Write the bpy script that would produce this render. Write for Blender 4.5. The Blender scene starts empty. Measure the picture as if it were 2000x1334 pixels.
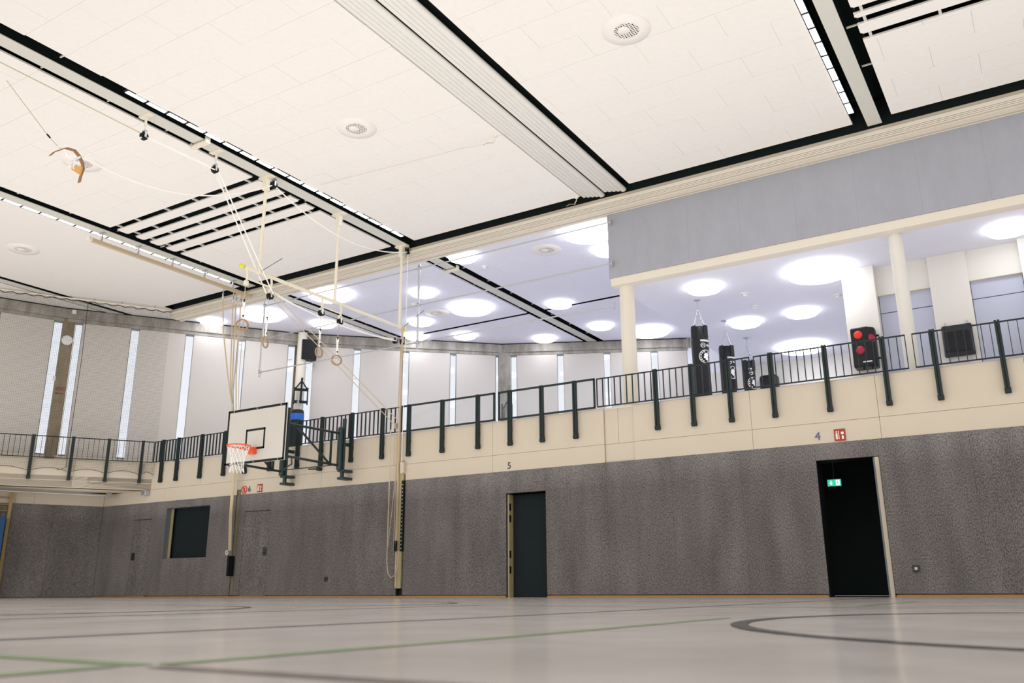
import bpy, math, random
from mathutils import Vector, Matrix
random.seed(7)
C = bpy.context.scene.collection
sc = bpy.context.scene
PI = math.pi
# ------------------------------------------------------------------ camera, world, light, exposure
FPX, PITCH, ROLL, YAW = 1690.12, 0.280598519, -0.00524883, 0.555027088
cam = bpy.data.cameras.new('camera'); cam.sensor_width = 36; cam.lens = FPX/2000*36
cam.clip_start = .02; cam.clip_end = 200
cam.dof.use_dof = True; cam.dof.focus_distance = 13.0; cam.dof.aperture_fstop = 3.5
co = bpy.data.objects.new('camera', cam); C.objects.link(co)
fw = Vector((-math.sin(YAW), math.cos(YAW), 0)); rt = Vector((math.cos(YAW), math.sin(YAW), 0)); up = Vector((0, 0, 1))
f2 = fw*math.cos(PITCH)+up*math.sin(PITCH); u2 = up*math.cos(PITCH)-fw*math.sin(PITCH)
r3 = rt*math.cos(ROLL)+u2*math.sin(ROLL); u3 = u2*math.cos(ROLL)-rt*math.sin(ROLL)
m = Matrix((r3, u3, -f2)).transposed().to_4x4(); m.translation = (0, 0, .12)
co.matrix_world = m; sc.camera = co
w = bpy.data.worlds.new('sky'); sc.world = w; w.use_nodes = True
bg = w.node_tree.nodes['Background']; bg.inputs[0].default_value = (1.0, .985, .96, 1); bg.inputs[1].default_value = 1.25
LAMP_E, DISC_E, DISC_LOW_E = 6.0, 8.8, 8.6
sc.view_settings.view_transform = 'Standard'; sc.view_settings.look = 'None'
sc.view_settings.gamma = 1; sc.view_settings.use_curve_mapping = False
sc.view_settings.exposure = 0.0
sc.cycles.use_denoising = True
sc.cycles.max_bounces = 8; sc.cycles.diffuse_bounces = 5; sc.cycles.glossy_bounces = 3; sc.cycles.transparent_max_bounces = 16
sc.cycles.sample_clamp_indirect = 6
def area(name, loc, rot, sx, sy, e, col):
    l = bpy.data.lights.new(name, 'AREA'); l.shape = 'RECTANGLE'; l.size = sx; l.size_y = sy; l.energy = e; l.color = col
    o = bpy.data.objects.new(name, l); C.objects.link(o); o.location = loc; o.rotation_euler = rot; return o
# hall_light stands in for the rest of the hall's lamps, behind and beside the camera
WARM = (1.0, .93, .84)
area('hall_light', (-9, -1.5, 7.0), (math.radians(28), 0, 0), 26, 3.0, 110, WARM)
area('hall_bounce_fill', (-9.0, 9.0, 2.0), (math.radians(180), 0, 0), 27.5, 11.0, 880, (1.0, .975, .95))  # added up-facing fill in place of floor bounce, brightens the ceiling

# ------------------------------------------------------------------ materials
MATS = {}
def nodes_of(name, base, rough, metal=0, spec=.5):
    mt = bpy.data.materials.new(name); mt.use_nodes = True
    b = mt.node_tree.nodes['Principled BSDF']
    b.inputs['Base Color'].default_value = (*base, 1); b.inputs['Roughness'].default_value = rough
    b.inputs['Metallic'].default_value = metal; b.inputs['Specular IOR Level'].default_value = spec
    MATS[name] = mt
    return mt, mt.node_tree, b
def plain(name, base, rough=.6, metal=0, spec=.5, var=.06, scale=6, bump=0):
    mt, nt, b = nodes_of(name, base, rough, metal, spec)
    tc = nt.nodes.new('ShaderNodeTexCoord'); nz = nt.nodes.new('ShaderNodeTexNoise')
    nz.inputs['Scale'].default_value = scale; nz.inputs['Detail'].default_value = 4
    nt.links.new(tc.outputs['Object'], nz.inputs['Vector'])
    mx = nt.nodes.new('ShaderNodeMix'); mx.data_type = 'RGBA'
    mx.inputs[6].default_value = (*[c*(1-var) for c in base], 1); mx.inputs[7].default_value = (*[min(1, c*(1+var)) for c in base], 1)
    nt.links.new(nz.outputs['Fac'], mx.inputs[0]); nt.links.new(mx.outputs[2], b.inputs['Base Color'])
    if bump:
        bp = nt.nodes.new('ShaderNodeBump'); bp.inputs['Strength'].default_value = bump; bp.inputs['Distance'].default_value = .01
        nt.links.new(nz.outputs['Fac'], bp.inputs['Height']); nt.links.new(bp.outputs[0], b.inputs['Normal'])
    return mt
def emit(name, col, e):
    mt = bpy.data.materials.new(name); mt.use_nodes = True; nt = mt.node_tree
    nt.nodes.clear(); em = nt.nodes.new('ShaderNodeEmission'); out = nt.nodes.new('ShaderNodeOutputMaterial')
    em.inputs[0].default_value = (*col, 1); em.inputs[1].default_value = e; nt.links.new(em.outputs[0], out.inputs[0])
    MATS[name] = mt; return mt
plain('tile_cool_lit', (.79, .79, .86), .9, var=.03, scale=9, bump=.15, spec=.2)  # hall tile with the gallery's bluish light put into its colour
plain('tile', (.83, .80, .76), .9, var=.035, scale=9, bump=.15, spec=.2)
plain('plaster', (.80, .77, .735), .9, var=.02, scale=3, spec=.2)
plain('deck_bounce', (.68, .69, .78), .6, var=.02)  # pale lavender chosen to throw bluish light upwards
plain('plaster_cool_lit', (.81, .81, .885), .9, var=.02, scale=3, spec=.2)  # plaster tinted and lifted to carry the gallery's cool light
plain('board_white', (.56, .53, .475), .45, var=.02, scale=2)
plain('cream', (.565, .495, .395), .62, var=.03, scale=2.5, spec=.3)
plain('cream_light', (.74, .685, .585), .6, var=.02, scale=2.5, spec=.3)
plain('gallery_wall', (.74, .71, .66), .7, var=.02, scale=2.5, spec=.3)
plain('beige_panel', (.64, .595, .55), .6, var=.02, scale=1.5, spec=.3)
plain('lavender', (.50, .52, .63), .6, var=.02, scale=1.5, spec=.3)
plain('void', (.014, .021, .021), .9, spec=.1)  # near-black: the shade of slots and gaps is put into the colour
plain('void_beam', (.024, .034, .034), .7, spec=.2)
plain('beam_grey', (.62, .61, .55), .5, var=.03, scale=4)
plain('blind', (.78, .765, .72), .5, var=.03, scale=3)
plain('iron', (.014, .024, .023), .5, spec=.25, var=.15, scale=20)
plain('iron_green', (.01, .032, .034), .4, var=.15, scale=20)
plain('black', (.008, .009, .010), .55, spec=.2, var=.2, scale=30)
plain('vinyl', (.009, .010, .013), .42, spec=.3, var=.3, scale=12, bump=.3)
plain('white', (.85, .85, .84), .5, var=.02)
plain('vent_white', (.84, .80, .76), .5, var=.02)
plain('ivory', (.80, .74, .60), .4, var=.03, scale=12)
plain('olive', (.40, .34, .18), .5, var=.12, scale=12)
plain('olive_dark', (.16, .14, .085), .6)
plain('rope_white', (.92, .89, .84), .8, var=.08, scale=60)
plain('rope_hemp', (.56, .45, .30), .85, var=.15, scale=60)
plain('wood_ring', (.36, .215, .08), .45, var=.2, scale=40)
plain('leather', (.28, .14, .04), .5, var=.25, scale=25)
plain('tag_orange', (.75, .42, .15), .6)
plain('chrome', (.62, .63, .65), .3, metal=1.0)
plain('steel_grey', (.48, .48, .50), .4, metal=.6, var=.05)
plain('orange', (.75, .10, .02), .35)
plain('red', (.80, .03, .02), .5)
plain('fire_red', (.33, .025, .012), .5)
plain('crimson', (.42, .01, .05), .5)
plain('blue', (.01, .12, .48), .5)
plain('mat_blue', (.008, .075, .20), .6)
plain('number_ink', (.05, .05, .07), .6)
plain('number_blue', (.11, .11, .22), .6)
plain('wc_brown', (.22, .05, .02), .6)
plain('yellow', (.75, .70, .03), .5)
plain('timber', (.36, .24, .09), .55, var=.2, scale=10)
plain('base_orange', (.42, .20, .06), .6)
plain('line_green', (.20, .31, .13), .25)
plain('line_dark', (.022, .020, .020), .22)
plain('line_slate', (.19, .17, .20), .22)
plain('line_taupe', (.18, .145, .13), .22)
plain('net_cord', (.05, .05, .04), .8)
plain('key_plate', (.018, .022, .024), .35)
plain('frame_grey', (.16, .18, .21), .5)
plain('dark_leaf', (.015, .022, .024), .8, spec=.15)
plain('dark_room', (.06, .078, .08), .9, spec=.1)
emit('lamp_glow', (1.0, .99, 1.0), LAMP_E)
emit('disc_glow', (.90, .93, 1.0), DISC_E)
emit('disc_glow_low', (.92, .94, 1.0), DISC_LOW_E)
emit('exit_green', (.05, .55, .35), 1.2)
emit('exit_white', (.8, 1, .9), 1.2)
def mat_felt():
    mt, nt, b = nodes_of('felt', (.12, .11, .105), .95, spec=.1)
    N = nt.nodes.new; L = nt.links.new
    tc = N('ShaderNodeTexCoord'); mp = N('ShaderNodeMapping'); mp.inputs['Scale'].default_value = (1, 1, .45)
    L(tc.outputs['Object'], mp.inputs['Vector'])
    n1 = N('ShaderNodeTexNoise'); n1.inputs['Scale'].default_value = 78; n1.inputs['Detail'].default_value = 5; n1.inputs['Roughness'].default_value = .75
    L(mp.outputs[0], n1.inputs['Vector'])
    cr = N('ShaderNodeValToRGB'); cr.color_ramp.elements[0].position = .40; cr.color_ramp.elements[0].color = (.078, .075, .074, 1)
    cr.color_ramp.elements[1].position = .63; cr.color_ramp.elements[1].color = (.305, .28, .268, 1)
    L(n1.outputs['Fac'], cr.inputs[0])
    n2 = N('ShaderNodeTexNoise'); n2.inputs['Scale'].default_value = 1.6; n2.inputs['Detail'].default_value = 3
    mp2 = N('ShaderNodeMapping'); mp2.inputs['Scale'].default_value = (1.6, 1, .35); L(tc.outputs['Object'], mp2.inputs['Vector']); L(mp2.outputs[0], n2.inputs['Vector'])
    cr2 = N('ShaderNodeValToRGB'); cr2.color_ramp.elements[0].position = .3; cr2.color_ramp.elements[0].color = (.78, .78, .78, 1)
    cr2.color_ramp.elements[1].position = .7; cr2.color_ramp.elements[1].color = (1.14, 1.13, 1.13, 1); L(n2.outputs['Fac'], cr2.inputs[0])
    mx = N('ShaderNodeMix'); mx.data_type = 'RGBA'; mx.blend_type = 'MULTIPLY'; mx.inputs[0].default_value = 1
    L(cr.outputs[0], mx.inputs[6]); L(cr2.outputs[0], mx.inputs[7]); L(mx.outputs[2], b.inputs['Base Color'])
mat_felt()
def mat_floor():
    mt, nt, b = nodes_of('floor', (.30, .27, .25), .28, spec=.5)
    N = nt.nodes.new; L = nt.links.new
    tc = N('ShaderNodeTexCoord')
    n1 = N('ShaderNodeTexNoise'); n1.inputs['Scale'].default_value = 1.1; n1.inputs['Detail'].default_value = 6; L(tc.outputs['Object'], n1.inputs['Vector'])
    cr = N('ShaderNodeValToRGB'); cr.color_ramp.elements[0].color = (.49, .445, .42, 1); cr.color_ramp.elements[1].color = (.61, .56, .53, 1)
    cr.color_ramp.elements[0].position = .3; cr.color_ramp.elements[1].position = .75
    L(n1.outputs['Fac'], cr.inputs[0]); L(cr.outputs[0], b.inputs['Base Color'])
    n2 = N('ShaderNodeTexNoise'); n2.inputs['Scale'].default_value = 3; n2.inputs['Detail'].default_value = 5; L(tc.outputs['Object'], n2.inputs['Vector'])
    mr = N('ShaderNodeMapRange'); mr.inputs['To Min'].default_value = .13; mr.inputs['To Max'].default_value = .24; L(n2.outputs['Fac'], mr.inputs['Value']); L(mr.outputs[0], b.inputs['Roughness'])
mat_floor()
def mat_concrete(name, dark, light):
    mt, nt, b = nodes_of(name, light, .85, spec=.2)
    N = nt.nodes.new; L = nt.links.new
    tc = N('ShaderNodeTexCoord'); mp = N('ShaderNodeMapping'); mp.inputs['Scale'].default_value = (1, 1, .4); L(tc.outputs['Object'], mp.inputs['Vector'])
    n1 = N('ShaderNodeTexNoise'); n1.inputs['Scale'].default_value = 3.5; n1.inputs['Detail'].default_value = 8; n1.inputs['Roughness'].default_value = .65; L(mp.outputs[0], n1.inputs['Vector'])
    cr = N('ShaderNodeValToRGB'); cr.color_ramp.elements[0].position = .36; cr.color_ramp.elements[0].color = (*dark, 1)
    cr.color_ramp.elements[1].position = .66; cr.color_ramp.elements[1].color = (*light, 1); L(n1.outputs['Fac'], cr.inputs[0]); L(cr.outputs[0], b.inputs['Base Color'])
mat_concrete('concrete', (.25, .225, .19), (.44, .41, .37))
mat_concrete('concrete_brown', (.22, .175, .12), (.33, .27, .19))
mat_concrete('fascia_grey', (.35, .36, .40), (.375, .387, .43))
def mat_glass(name, col, mixf, rough=0):
    mt = bpy.data.materials.new(name); mt.use_nodes = True; nt = mt.node_tree; nt.nodes.clear()
    t = nt.nodes.new('ShaderNodeBsdfTransparent'); t.inputs[0].default_value = (*col, 1)
    g = nt.nodes.new('ShaderNodeBsdfGlossy'); g.inputs['Roughness'].default_value = .05
    mx = nt.nodes.new('ShaderNodeMixShader'); mx.inputs[0].default_value = mixf; out = nt.nodes.new('ShaderNodeOutputMaterial')
    nt.links.new(t.outputs[0], mx.inputs[1]); nt.links.new(g.outputs[0], mx.inputs[2]); nt.links.new(mx.outputs[0], out.inputs[0]); MATS[name] = mt
mat_glass('window_glass', (.84, .86, .90), .02)
mat_glass('rail_glass', (.975, .985, .985), .035)

# ------------------------------------------------------------------ mesh helpers
class MB:
    def __init__(s): s.v = []; s.f = []; s.m = []; s.smooth = []
    def add(s, vs, fs, mi=0, sm=False, M=None):
        n = len(s.v)
        s.v += [tuple(M @ Vector(v)) if M else tuple(v) for v in vs]
        s.f += [tuple(i+n for i in f) for f in fs]; s.m += [mi]*len(fs); s.smooth += [sm]*len(fs); return s
    def box(s, x0, y0, z0, x1, y1, z1, mi=0, M=None):
        vs = [(x0, y0, z0), (x1, y0, z0), (x1, y1, z0), (x0, y1, z0), (x0, y0, z1), (x1, y0, z1), (x1, y1, z1), (x0, y1, z1)]
        return s.add(vs, [(0, 3, 2, 1), (4, 5, 6, 7), (0, 1, 5, 4), (1, 2, 6, 5), (2, 3, 7, 6), (3, 0, 4, 7)], mi, False, M)
    def tube(s, pts, r, n=8, mi=0, cap=True, closed=False, M=None):
        pts = [Vector(p) for p in pts]; k = len(pts); rr = r if isinstance(r, (list, tuple)) else [r]*k
        rings = []; prev = None
        for i, p in enumerate(pts):
            if closed: d = pts[(i+1) % k]-pts[i-1]
            else: d = pts[min(i+1, k-1)]-pts[max(i-1, 0)]
            d = d.normalized() if d.length > 1e-9 else Vector((0, 0, 1))
            if prev is None:
                a = Vector((0, 0, 1)) if abs(d.z) < .9 else Vector((1, 0, 0)); a = (a-d*a.dot(d)).normalized()
            else: a = (prev-d*prev.dot(d)); a = a.normalized() if a.length > 1e-6 else d.orthogonal().normalized()
            prev = a; b = d.cross(a)
            rings.append([p+(a*math.cos(2*PI*j/n)+b*math.sin(2*PI*j/n))*rr[i] for j in range(n)])
        vs = [v for q in rings for v in q]; fs = []
        for i in range(k if closed else k-1):
            i2 = (i+1) % k
            for j in range(n): fs.append((i*n+j, i*n+(j+1) % n, i2*n+(j+1) % n, i2*n+j))
        s.add(vs, fs, mi, n > 4, M)
        if cap and not closed:
            s.add(rings[0], [tuple(range(n))[::-1]], mi, False, M); s.add(rings[-1], [tuple(range(n))], mi, False, M)
        return s
    def lathe(s, prof, c=(0, 0, 0), n=24, mi=0, sm=True, M=None):
        vs = []; fs = []; k = len(prof)
        for j in range(n):
            a = 2*PI*j/n
            for r, z in prof: vs.append((c[0]+r*math.cos(a), c[1]+r*math.sin(a), c[2]+z))
        for j in range(n):
            j2 = (j+1) % n
            for i in range(k-1): fs.append((j*k+i, j2*k+i, j2*k+i+1, j*k+i+1))
        return s.add(vs, fs, mi, sm, M)
    def prism(s, poly, z0, z1, mi=0, M=None):
        n = len(poly); vs = [(x, y, z0) for x, y in poly]+[(x, y, z1) for x, y in poly]
        fs = [tuple(range(n))[::-1], tuple(range(n, 2*n))]+[(i, (i+1) % n, n+(i+1) % n, n+i) for i in range(n)]
        return s.add(vs, fs, mi, False, M)
    def mesh(s, name, mats):
        me = bpy.data.meshes.new(name); me.from_pydata([tuple(v) for v in s.v], [], s.f)
        for q in (mats if isinstance(mats, (list, tuple)) else [mats]): me.materials.append(MATS[q])
        me.polygons.foreach_set('material_index', s.m); me.polygons.foreach_set('use_smooth', s.smooth); me.update(); return me
    def build(s, name, mats, parent=None, loc=None, M=None):
        return link(name, s.mesh(name, mats), parent, loc, M)
def link(name, me, parent=None, loc=None, M=None):
    o = bpy.data.objects.new(name, me); C.objects.link(o)
    if parent: o.parent = parent
    if loc: o.location = loc
    if M: o.matrix_local = M
    return o
def bevel(o, wd=.01, seg=2):
    b = o.modifiers.new('b', 'BEVEL'); b.width = wd; b.segments = seg; b.limit_method = 'ANGLE'; return o
def tag(o, label, cat, group=None):
    o['label'] = label; o['category'] = cat
    if group: o['group'] = group
    return o
def thing(name, label, cat, loc=(0, 0, 0), rz=0, group=None):
    o = bpy.data.objects.new(name, None); C.objects.link(o); o.location = loc; o.rotation_euler = (0, 0, rz); o.empty_display_size = .1
    return tag(o, label, cat, group)
def struct(o, label=None):
    o['kind'] = 'structure'
    if label: o['label'] = label
    return o
def sroot(name, label=None, loc=(0, 0, 0), rz=0):
    o = bpy.data.objects.new(name, None); C.objects.link(o); o.location = loc; o.rotation_euler = (0, 0, rz); o.empty_display_size = .1
    return struct(o, label)
def copy_tree(o, parent=None):
    c = o.copy(); C.objects.link(c)
    if parent: c.parent = parent
    for ch in list(o.children): copy_tree(ch, c)
    return c
def text(name, s, size, mat, parent, M, depth=.004):
    cu = bpy.data.curves.new(name, 'FONT'); cu.body = s; cu.size = size; cu.extrude = depth; cu.align_x = 'CENTER'; cu.align_y = 'CENTER'
    t = bpy.data.objects.new(name, cu); C.objects.link(t)
    me = bpy.data.meshes.new_from_object(t.evaluated_get(bpy.context.evaluated_depsgraph_get())); bpy.data.objects.remove(t)
    me.name = name; me.materials.clear(); me.materials.append(MATS[mat])
    return link(name, me, parent, None, M)
def faceM(x, y, z, az=90.0, tilt=0):
    """local x runs along the wall (az: degrees from +Y towards +X), local y up, local z towards the hall"""
    a = math.radians(az); ex = Vector((math.sin(a), math.cos(a), 0)); ez = Vector((math.cos(a), -math.sin(a), 0)); ey = Vector((0, 0, 1))
    M = Matrix((ex, ey, ez)).transposed().to_4x4(); M.translation = (x, y, z)
    if tilt: M = M @ Matrix.Rotation(tilt, 4, 'Z')
    return M
def wallM(x, y, az):
    """local x along wall, local y = away from the hall, local z up"""
    a = math.radians(az); ex = Vector((math.sin(a), math.cos(a), 0)); ey = Vector((-math.cos(a), math.sin(a), 0))
    M = Matrix((ex, ey, Vector((0, 0, 1)))).transposed().to_4x4(); M.translation = (x, y, 0); return M
def sag(a, b, d, n=16):
    a = Vector(a); b = Vector(b); return [a.lerp(b, t/n)-Vector((0, 0, 4*d*(t/n)*(1-t/n))) for t in range(n+1)]

# ------------------------------------------------------------------ plan
YW, ZC, ZD = 15.0, 8.02, 3.10            # hall wall plane, ceiling, gallery deck
SEG = {'A': ((-23.4, 13.4), 23.2+180, 8.0), 'B': ((-23.4, 13.4), 34.6, 6.685), 'C': ((-19.6, 18.9), 46.2, 6.507), 'D': ((-14.9, 23.4), 63.7, 6.05)}
def along(p, az, t): a = math.radians(az); return (p[0]+math.sin(a)*t, p[1]+math.cos(a)*t)
FAC = [along((-23.4, 13.4), 203.2, 8.0), (-23.4, 13.4), (-19.6, 18.9), (-14.9, 23.4), (-9.47, 26.08), (6, 26.08)]
INSIDE = FAC+[(6, -2), (-27, -2)]
def offset_in(poly_pts, d):
    out = []
    for i in range(len(poly_pts)):
        p = Vector(poly_pts[i]); a = Vector(poly_pts[max(i-1, 0)]); b = Vector(poly_pts[min(i+1, len(poly_pts)-1)])
        t = (b-a).normalized(); out.append((p.x-t.y*d, p.y+t.x*d))
    return out
FAC_OUT = offset_in(FAC, .22)
CLIP = [(a, b) for a, b in zip(FAC_OUT[:-1], FAC_OUT[1:])]
def clip(poly):
    for a, b in CLIP:
        ax, ay = a; dx, dy = b[0]-ax, b[1]-ay
        side = lambda p: dx*(p[1]-ay)-dy*(p[0]-ax)      # <=0 : hall side (right of a->b)
        out = []
        for i in range(len(poly)):
            p, q = poly[i-1], poly[i]; sp, sq = side(p), side(q)
            if (sp <= 0) != (sq <= 0):
                t = sp/(sp-sq); out.append((p[0]+(q[0]-p[0])*t, p[1]+(q[1]-p[1])*t))
            if sq <= 0: out.append(q)
        poly = out
        if len(poly) < 3: return []
    return poly
def rect(x0, y0, x1, y1): return [(x0, y0), (x1, y0), (x1, y1), (x0, y1)]

# ------------------------------------------------------------------ floor and its markings
fl = struct(MB().box(-30, -4, -.2, 9, 15.16, 0).build('floor', 'floor'), 'glossy grey sports floor')
def floor_strip(name, mat, pts, wd, z=.0012, parent=fl):
    mb = MB(); P = [Vector((*p, 0)) for p in pts]; L_ = []; R_ = []
    for i, p in enumerate(P):
        d = (P[min(i+1, len(P)-1)]-P[max(i-1, 0)]).normalized(); n = Vector((-d.y, d.x, 0))*wd/2
        L_.append(p+n); R_.append(p-n)
    n = len(P); vs = [(v.x, v.y, z) for v in L_]+[(v.x, v.y, z) for v in R_]
    mb.add(vs, [(i, n+i, n+i+1, i+1) for i in range(n-1)])
    return mb.build(name, mat, parent)
def arc(cx, cy, r, a0, a1, n=64): return [(cx+r*math.cos(math.radians(a0+(a1-a0)*i/n)), cy+r*math.sin(math.radians(a0+(a1-a0)*i/n))) for i in range(n+1)]
floor_strip('floor_line', 'line_green', [(-9, 1.01), (-1.375, 1.01)], .05)
floor_strip('floor_line', 'line_taupe', [(-1.325, 1.0), (5, 1.0)], .05)
floor_strip('floor_line', 'line_green', [(-1.40, .3), (-1.40, .97)], .05, .0014)
floor_strip('floor_line', 'line_green', [(-1.36, 1.04), (-1.31, 2.2), (-1.31, 3.9)], .05, .0014)
floor_strip('floor_line', 'line_green', [(-1.33, 6.9), (-1.30, 9.5)], .05, .0014)
floor_strip('floor_line', 'line_slate', [(-2.50, .4), (-2.36, 3.8), (-2.31, 14.2)], .05, .0016)
floor_strip('floor_line', 'line_slate', [(-4.42, .4), (-4.42, 6.6)], .05, .0016)
floor_strip('floor_line', 'line_slate', [(-5.2, .4), (-5.2, 4.6)], .05, .0018)
floor_strip('floor_line', 'line_slate', [(-12, 6.3), (5, 6.3)], .04, .0020)
floor_strip('floor_line', 'line_slate', [(-14, 9.2), (5, 9.2)], .05, .0020)
floor_strip('floor_line', 'line_taupe', [(-1.3, 6.9), (5, 6.9)], .04, .0020)
floor_strip('floor_line', 'line_slate', [(-14, 11.9), (5, 11.9)], .05, .0020)
floor_strip('floor_line', 'line_dark', arc(.69, 3.72, 1.8, 0, 360), .06, .0024)
floor_strip('floor_line', 'line_dark', arc(-6.97, 3.83, 1.8, -60, 140), .05, .0026)
floor_strip('floor_line', 'line_dark', arc(-6.95, 6.66, 1.8, -40, 120), .05, .0026)

# ------------------------------------------------------------------ ceilings: tiled bays, smooth bays, slots
def ceiling_bay(x0, x1, y0, y1, yoff, skip=(), smooth=False, cool=False, label=None):
    """tiles 1.25 x .62 in running bond on a backing board; skip = dark slots along X between y pairs"""
    root = sroot('ceiling', label)
    mat = 'plaster' if not cool else 'plaster_cool_lit'
    ys = [y0]+[v for s in skip for v in s]+[y1]
    spans = list(zip(ys[0::2], ys[1::2])); mb = MB()
    for a, b in spans:
        poly = clip(rect(x0, a, x1, b))
        if poly: mb.prism(poly, ZC if smooth else ZC+.0205, ZC+.010 if smooth else ZC+.030)
    mb.build('ceiling_board', mat, root)
    if smooth: return root
    full = MB().box(-.6237, -.3087, 0, .6237, .3087, .02).mesh('ceiling_tile', 'tile_cool_lit' if cool else 'tile')
    tm = 'tile_cool_lit' if cool else 'tile'
    strips = set(spans[1:-1]) if len(skip) > 1 else set()
    row = 0; y = yoff
    while y-.62 > y0: y -= .62; row += 1
    r0 = int(round((y-yoff)/.62))
    for k in range(60):
        ya, yb = y+.62*k, y+.62*(k+1); odd = (r0+k) % 2
        if ya >= y1: break
        parts = [(max(ya, a), min(yb, b)) for a, b in spans if (a, b) not in strips and min(yb, b)-max(ya, a) > .03]
        for a, b in parts:
            x = x0-((x0+8.108) % 1.25)+(.625 if odd else 0)-1.25
            while x < x1:
                xa, xb = max(x, x0), min(x+1.25, x1); x += 1.25
                if xb-xa < .03: continue
                zz = ZC+random.uniform(-.0015, .0015)
                inner = clip(rect(xa, a, xb, b))
                if not inner: continue
                whole = abs(xb-xa-1.25) < 1e-6 and abs(b-a-.62) < 1e-6 and len(inner) == 4
                if whole: link('ceiling_tile', full, root, ((xa+xb)/2, (a+b)/2, zz))
                else:
                    if len(inner) == 4: inner = rect(xa+.0013, a+.0013, xb-.0013, b-.0013)
                    MB().prism(inner, 0, .02).build('ceiling_tile', tm, root, (0, 0, zz))
    for a, b in sorted(strips):
        c = .04; poly = [(x0, a+c), (x0+c, a), (x1-c, a), (x1, a+c), (x1, b-c), (x1-c, b), (x0+c, b), (x0, b-c)]
        MB().prism(poly, 0, .022).build('ceiling_strip', 'tile', root, (0, 0, ZC))
    return root
GAPS = [(10.53, 10.70), (10.97, 11.165), (11.39, 11.54), (11.81, 11.985), (12.26, 12.415)]
Y0, YG = 3.6, 14.80
SL = [(-17.80, -17.15), (-12.56, -11.88), (-7.48, -6.37), (-2.06, -1.42), (3.2, 3.85)]
ceiling_bay(-17.15, -12.56, Y0, YG, 10.53, GAPS, label='tiled hall ceiling bay with five dark slots above the hanging rings')
ceiling_bay(-11.88, -7.48, Y0, YG, 10.53, label='tiled hall ceiling bay left of the folded partition')
ceiling_bay(-6.37, -2.06, Y0, YG, 10.53, label='tiled hall ceiling bay right of the folded partition')
ceiling_bay(-1.42, 3.2, Y0, YG, 10.53, [(10.15, 10.30), (10.58, 10.72), (11.02, 11.16), (11.45, 11.60), (11.72, 11.88), (12.15, 12.30)], label='tiled hall ceiling bay at the right edge with dark slots')
ceiling_bay(3.85, 8.0, Y0, YG, 10.53, smooth=True)
ceiling_bay(-22.36, -17.80, Y0, YG, 10.53, smooth=True, label='smooth white ceiling bay at the left edge')
ceiling_bay(-22.36, -20.95, YG, 15.55, 10.53, smooth=True)
ceiling_bay(-28.0, -22.85, Y0, 18, 10.53, smooth=True)
ceiling_bay(-17.13, -12.46, 15.55, 20.95, 15.5, cool=True, label='tiled gallery ceiling between the two far beams')
ceiling_bay(-11.86, -7.08, 15.55, 20.95, 15.5, cool=True, label='tiled gallery ceiling behind the hall beam')
ceiling_bay(-22.36, -17.62, 15.55, 27, 15.5, smooth=True, cool=True)
ceiling_bay(-17.13, -12.46, 21.09, 27, 15.5, smooth=True, cool=True)
ceiling_bay(-11.86, -7.08, 21.09, 27, 15.5, smooth=True, cool=True)
mb = MB(); mb.prism(clip(rect(-28, Y0, 8, 27)), ZC+.6, ZC+.7); mb.box(-28, Y0-.02, ZC, 8, Y0, ZC+.6)
for (ax, ay), (bx, by) in CLIP: 
    L_ = math.hypot(bx-ax, by-ay); mb.box(-.15, 0, ZC+.012, L_+.15, .1, ZC+.7, M=wallM(ax, ay, math.degrees(math.atan2(bx-ax, by-ay))))  # unseen skirt added to keep sky light out of the ceiling void
mb.box(8, Y0, ZC+.04, 8.1, 27, ZC+.7); mb.box(-28.1, Y0, ZC+.04, -28, 7, ZC+.7)
struct(mb.build('ceiling', 'void'), 'dark void above the ceiling panels')
# light cross pieces in the slots
tick = MB().box(-.02, -.09, 0, .02, .09, .03).mesh('slot_bridge', 'beam_grey')
def bridges(root, xs, gaps):
    for a, b in gaps:
        for x in xs: link('slot_bridge', tick, root, (x, (a+b)/2, ZC+.012))
gr = [o for o in bpy.data.objects if o.name.startswith('ceiling') and o.get('label', '').startswith('tiled hall ceiling bay with five')][0]
bridges(gr, [-16.95, -16.3, -15.3, -14.4, -13.5, -12.8], GAPS)
gr2 = [o for o in bpy.data.objects if o.get('label', '').startswith('tiled hall ceiling bay at the right')][0]
bridges(gr2, [-1.3, -.36, .6, 1.6], [(11.45, 11.60), (11.72, 11.88), (12.15, 12.30)])
# ceiling beams in the slots
def slot_beam(n, x0, x1, y0, y1, bx0, bx1, label):
    r = sroot('trim_%d' % n, label)
    poly = clip(rect(bx0, y0, bx1, y1))
    bevel(MB().prism(poly, ZC-.02, ZC-.002).build('beam_flange', 'beam_grey', r), .004)
    wp = clip(rect((bx0+bx1)/2-.03, y0, (bx0+bx1)/2+.03, y1)); MB().prism(wp, ZC, ZC+.4).build('beam_web', 'void', r)  # web painted near-black so the slot beside the flange looks shaded
    mb = MB(); k = y0+.3
    while k < y1-1.0:
        mb.box(x0-.0, k, ZC+.05, x0+.10, k+.025, ZC+.07); mb.box(x1-.16, k, ZC+.05, x1, k+.025, ZC+.07); k += 1.15
    mb.build('cross_rod', 'beam_grey', r)
    e0 = clip(rect(x0-.03, y0, x0, y1)); e1 = clip(rect(x1, y0, x1+.03, y1)); mb = MB()
    for e in (e0, e1):
        if e: mb.prism(e, ZC+.09, ZC+.6)
    mb.build('slot_side', 'void', r)
    return r
slot_beam(1, -22.85, -22.36, Y0, 27, -22.75, -22.50, 'grey ceiling beam in a dark slot at the left edge')
slot_beam(2, -17.80, -17.15, Y0, 14.95, -17.62, -17.34, 'grey ceiling beam carrying the climbing rope rail')
slot_beam(3, -12.56, -11.88, Y0, 14.95, -12.40, -12.12, 'grey ceiling beam carrying the ring frame')
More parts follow.
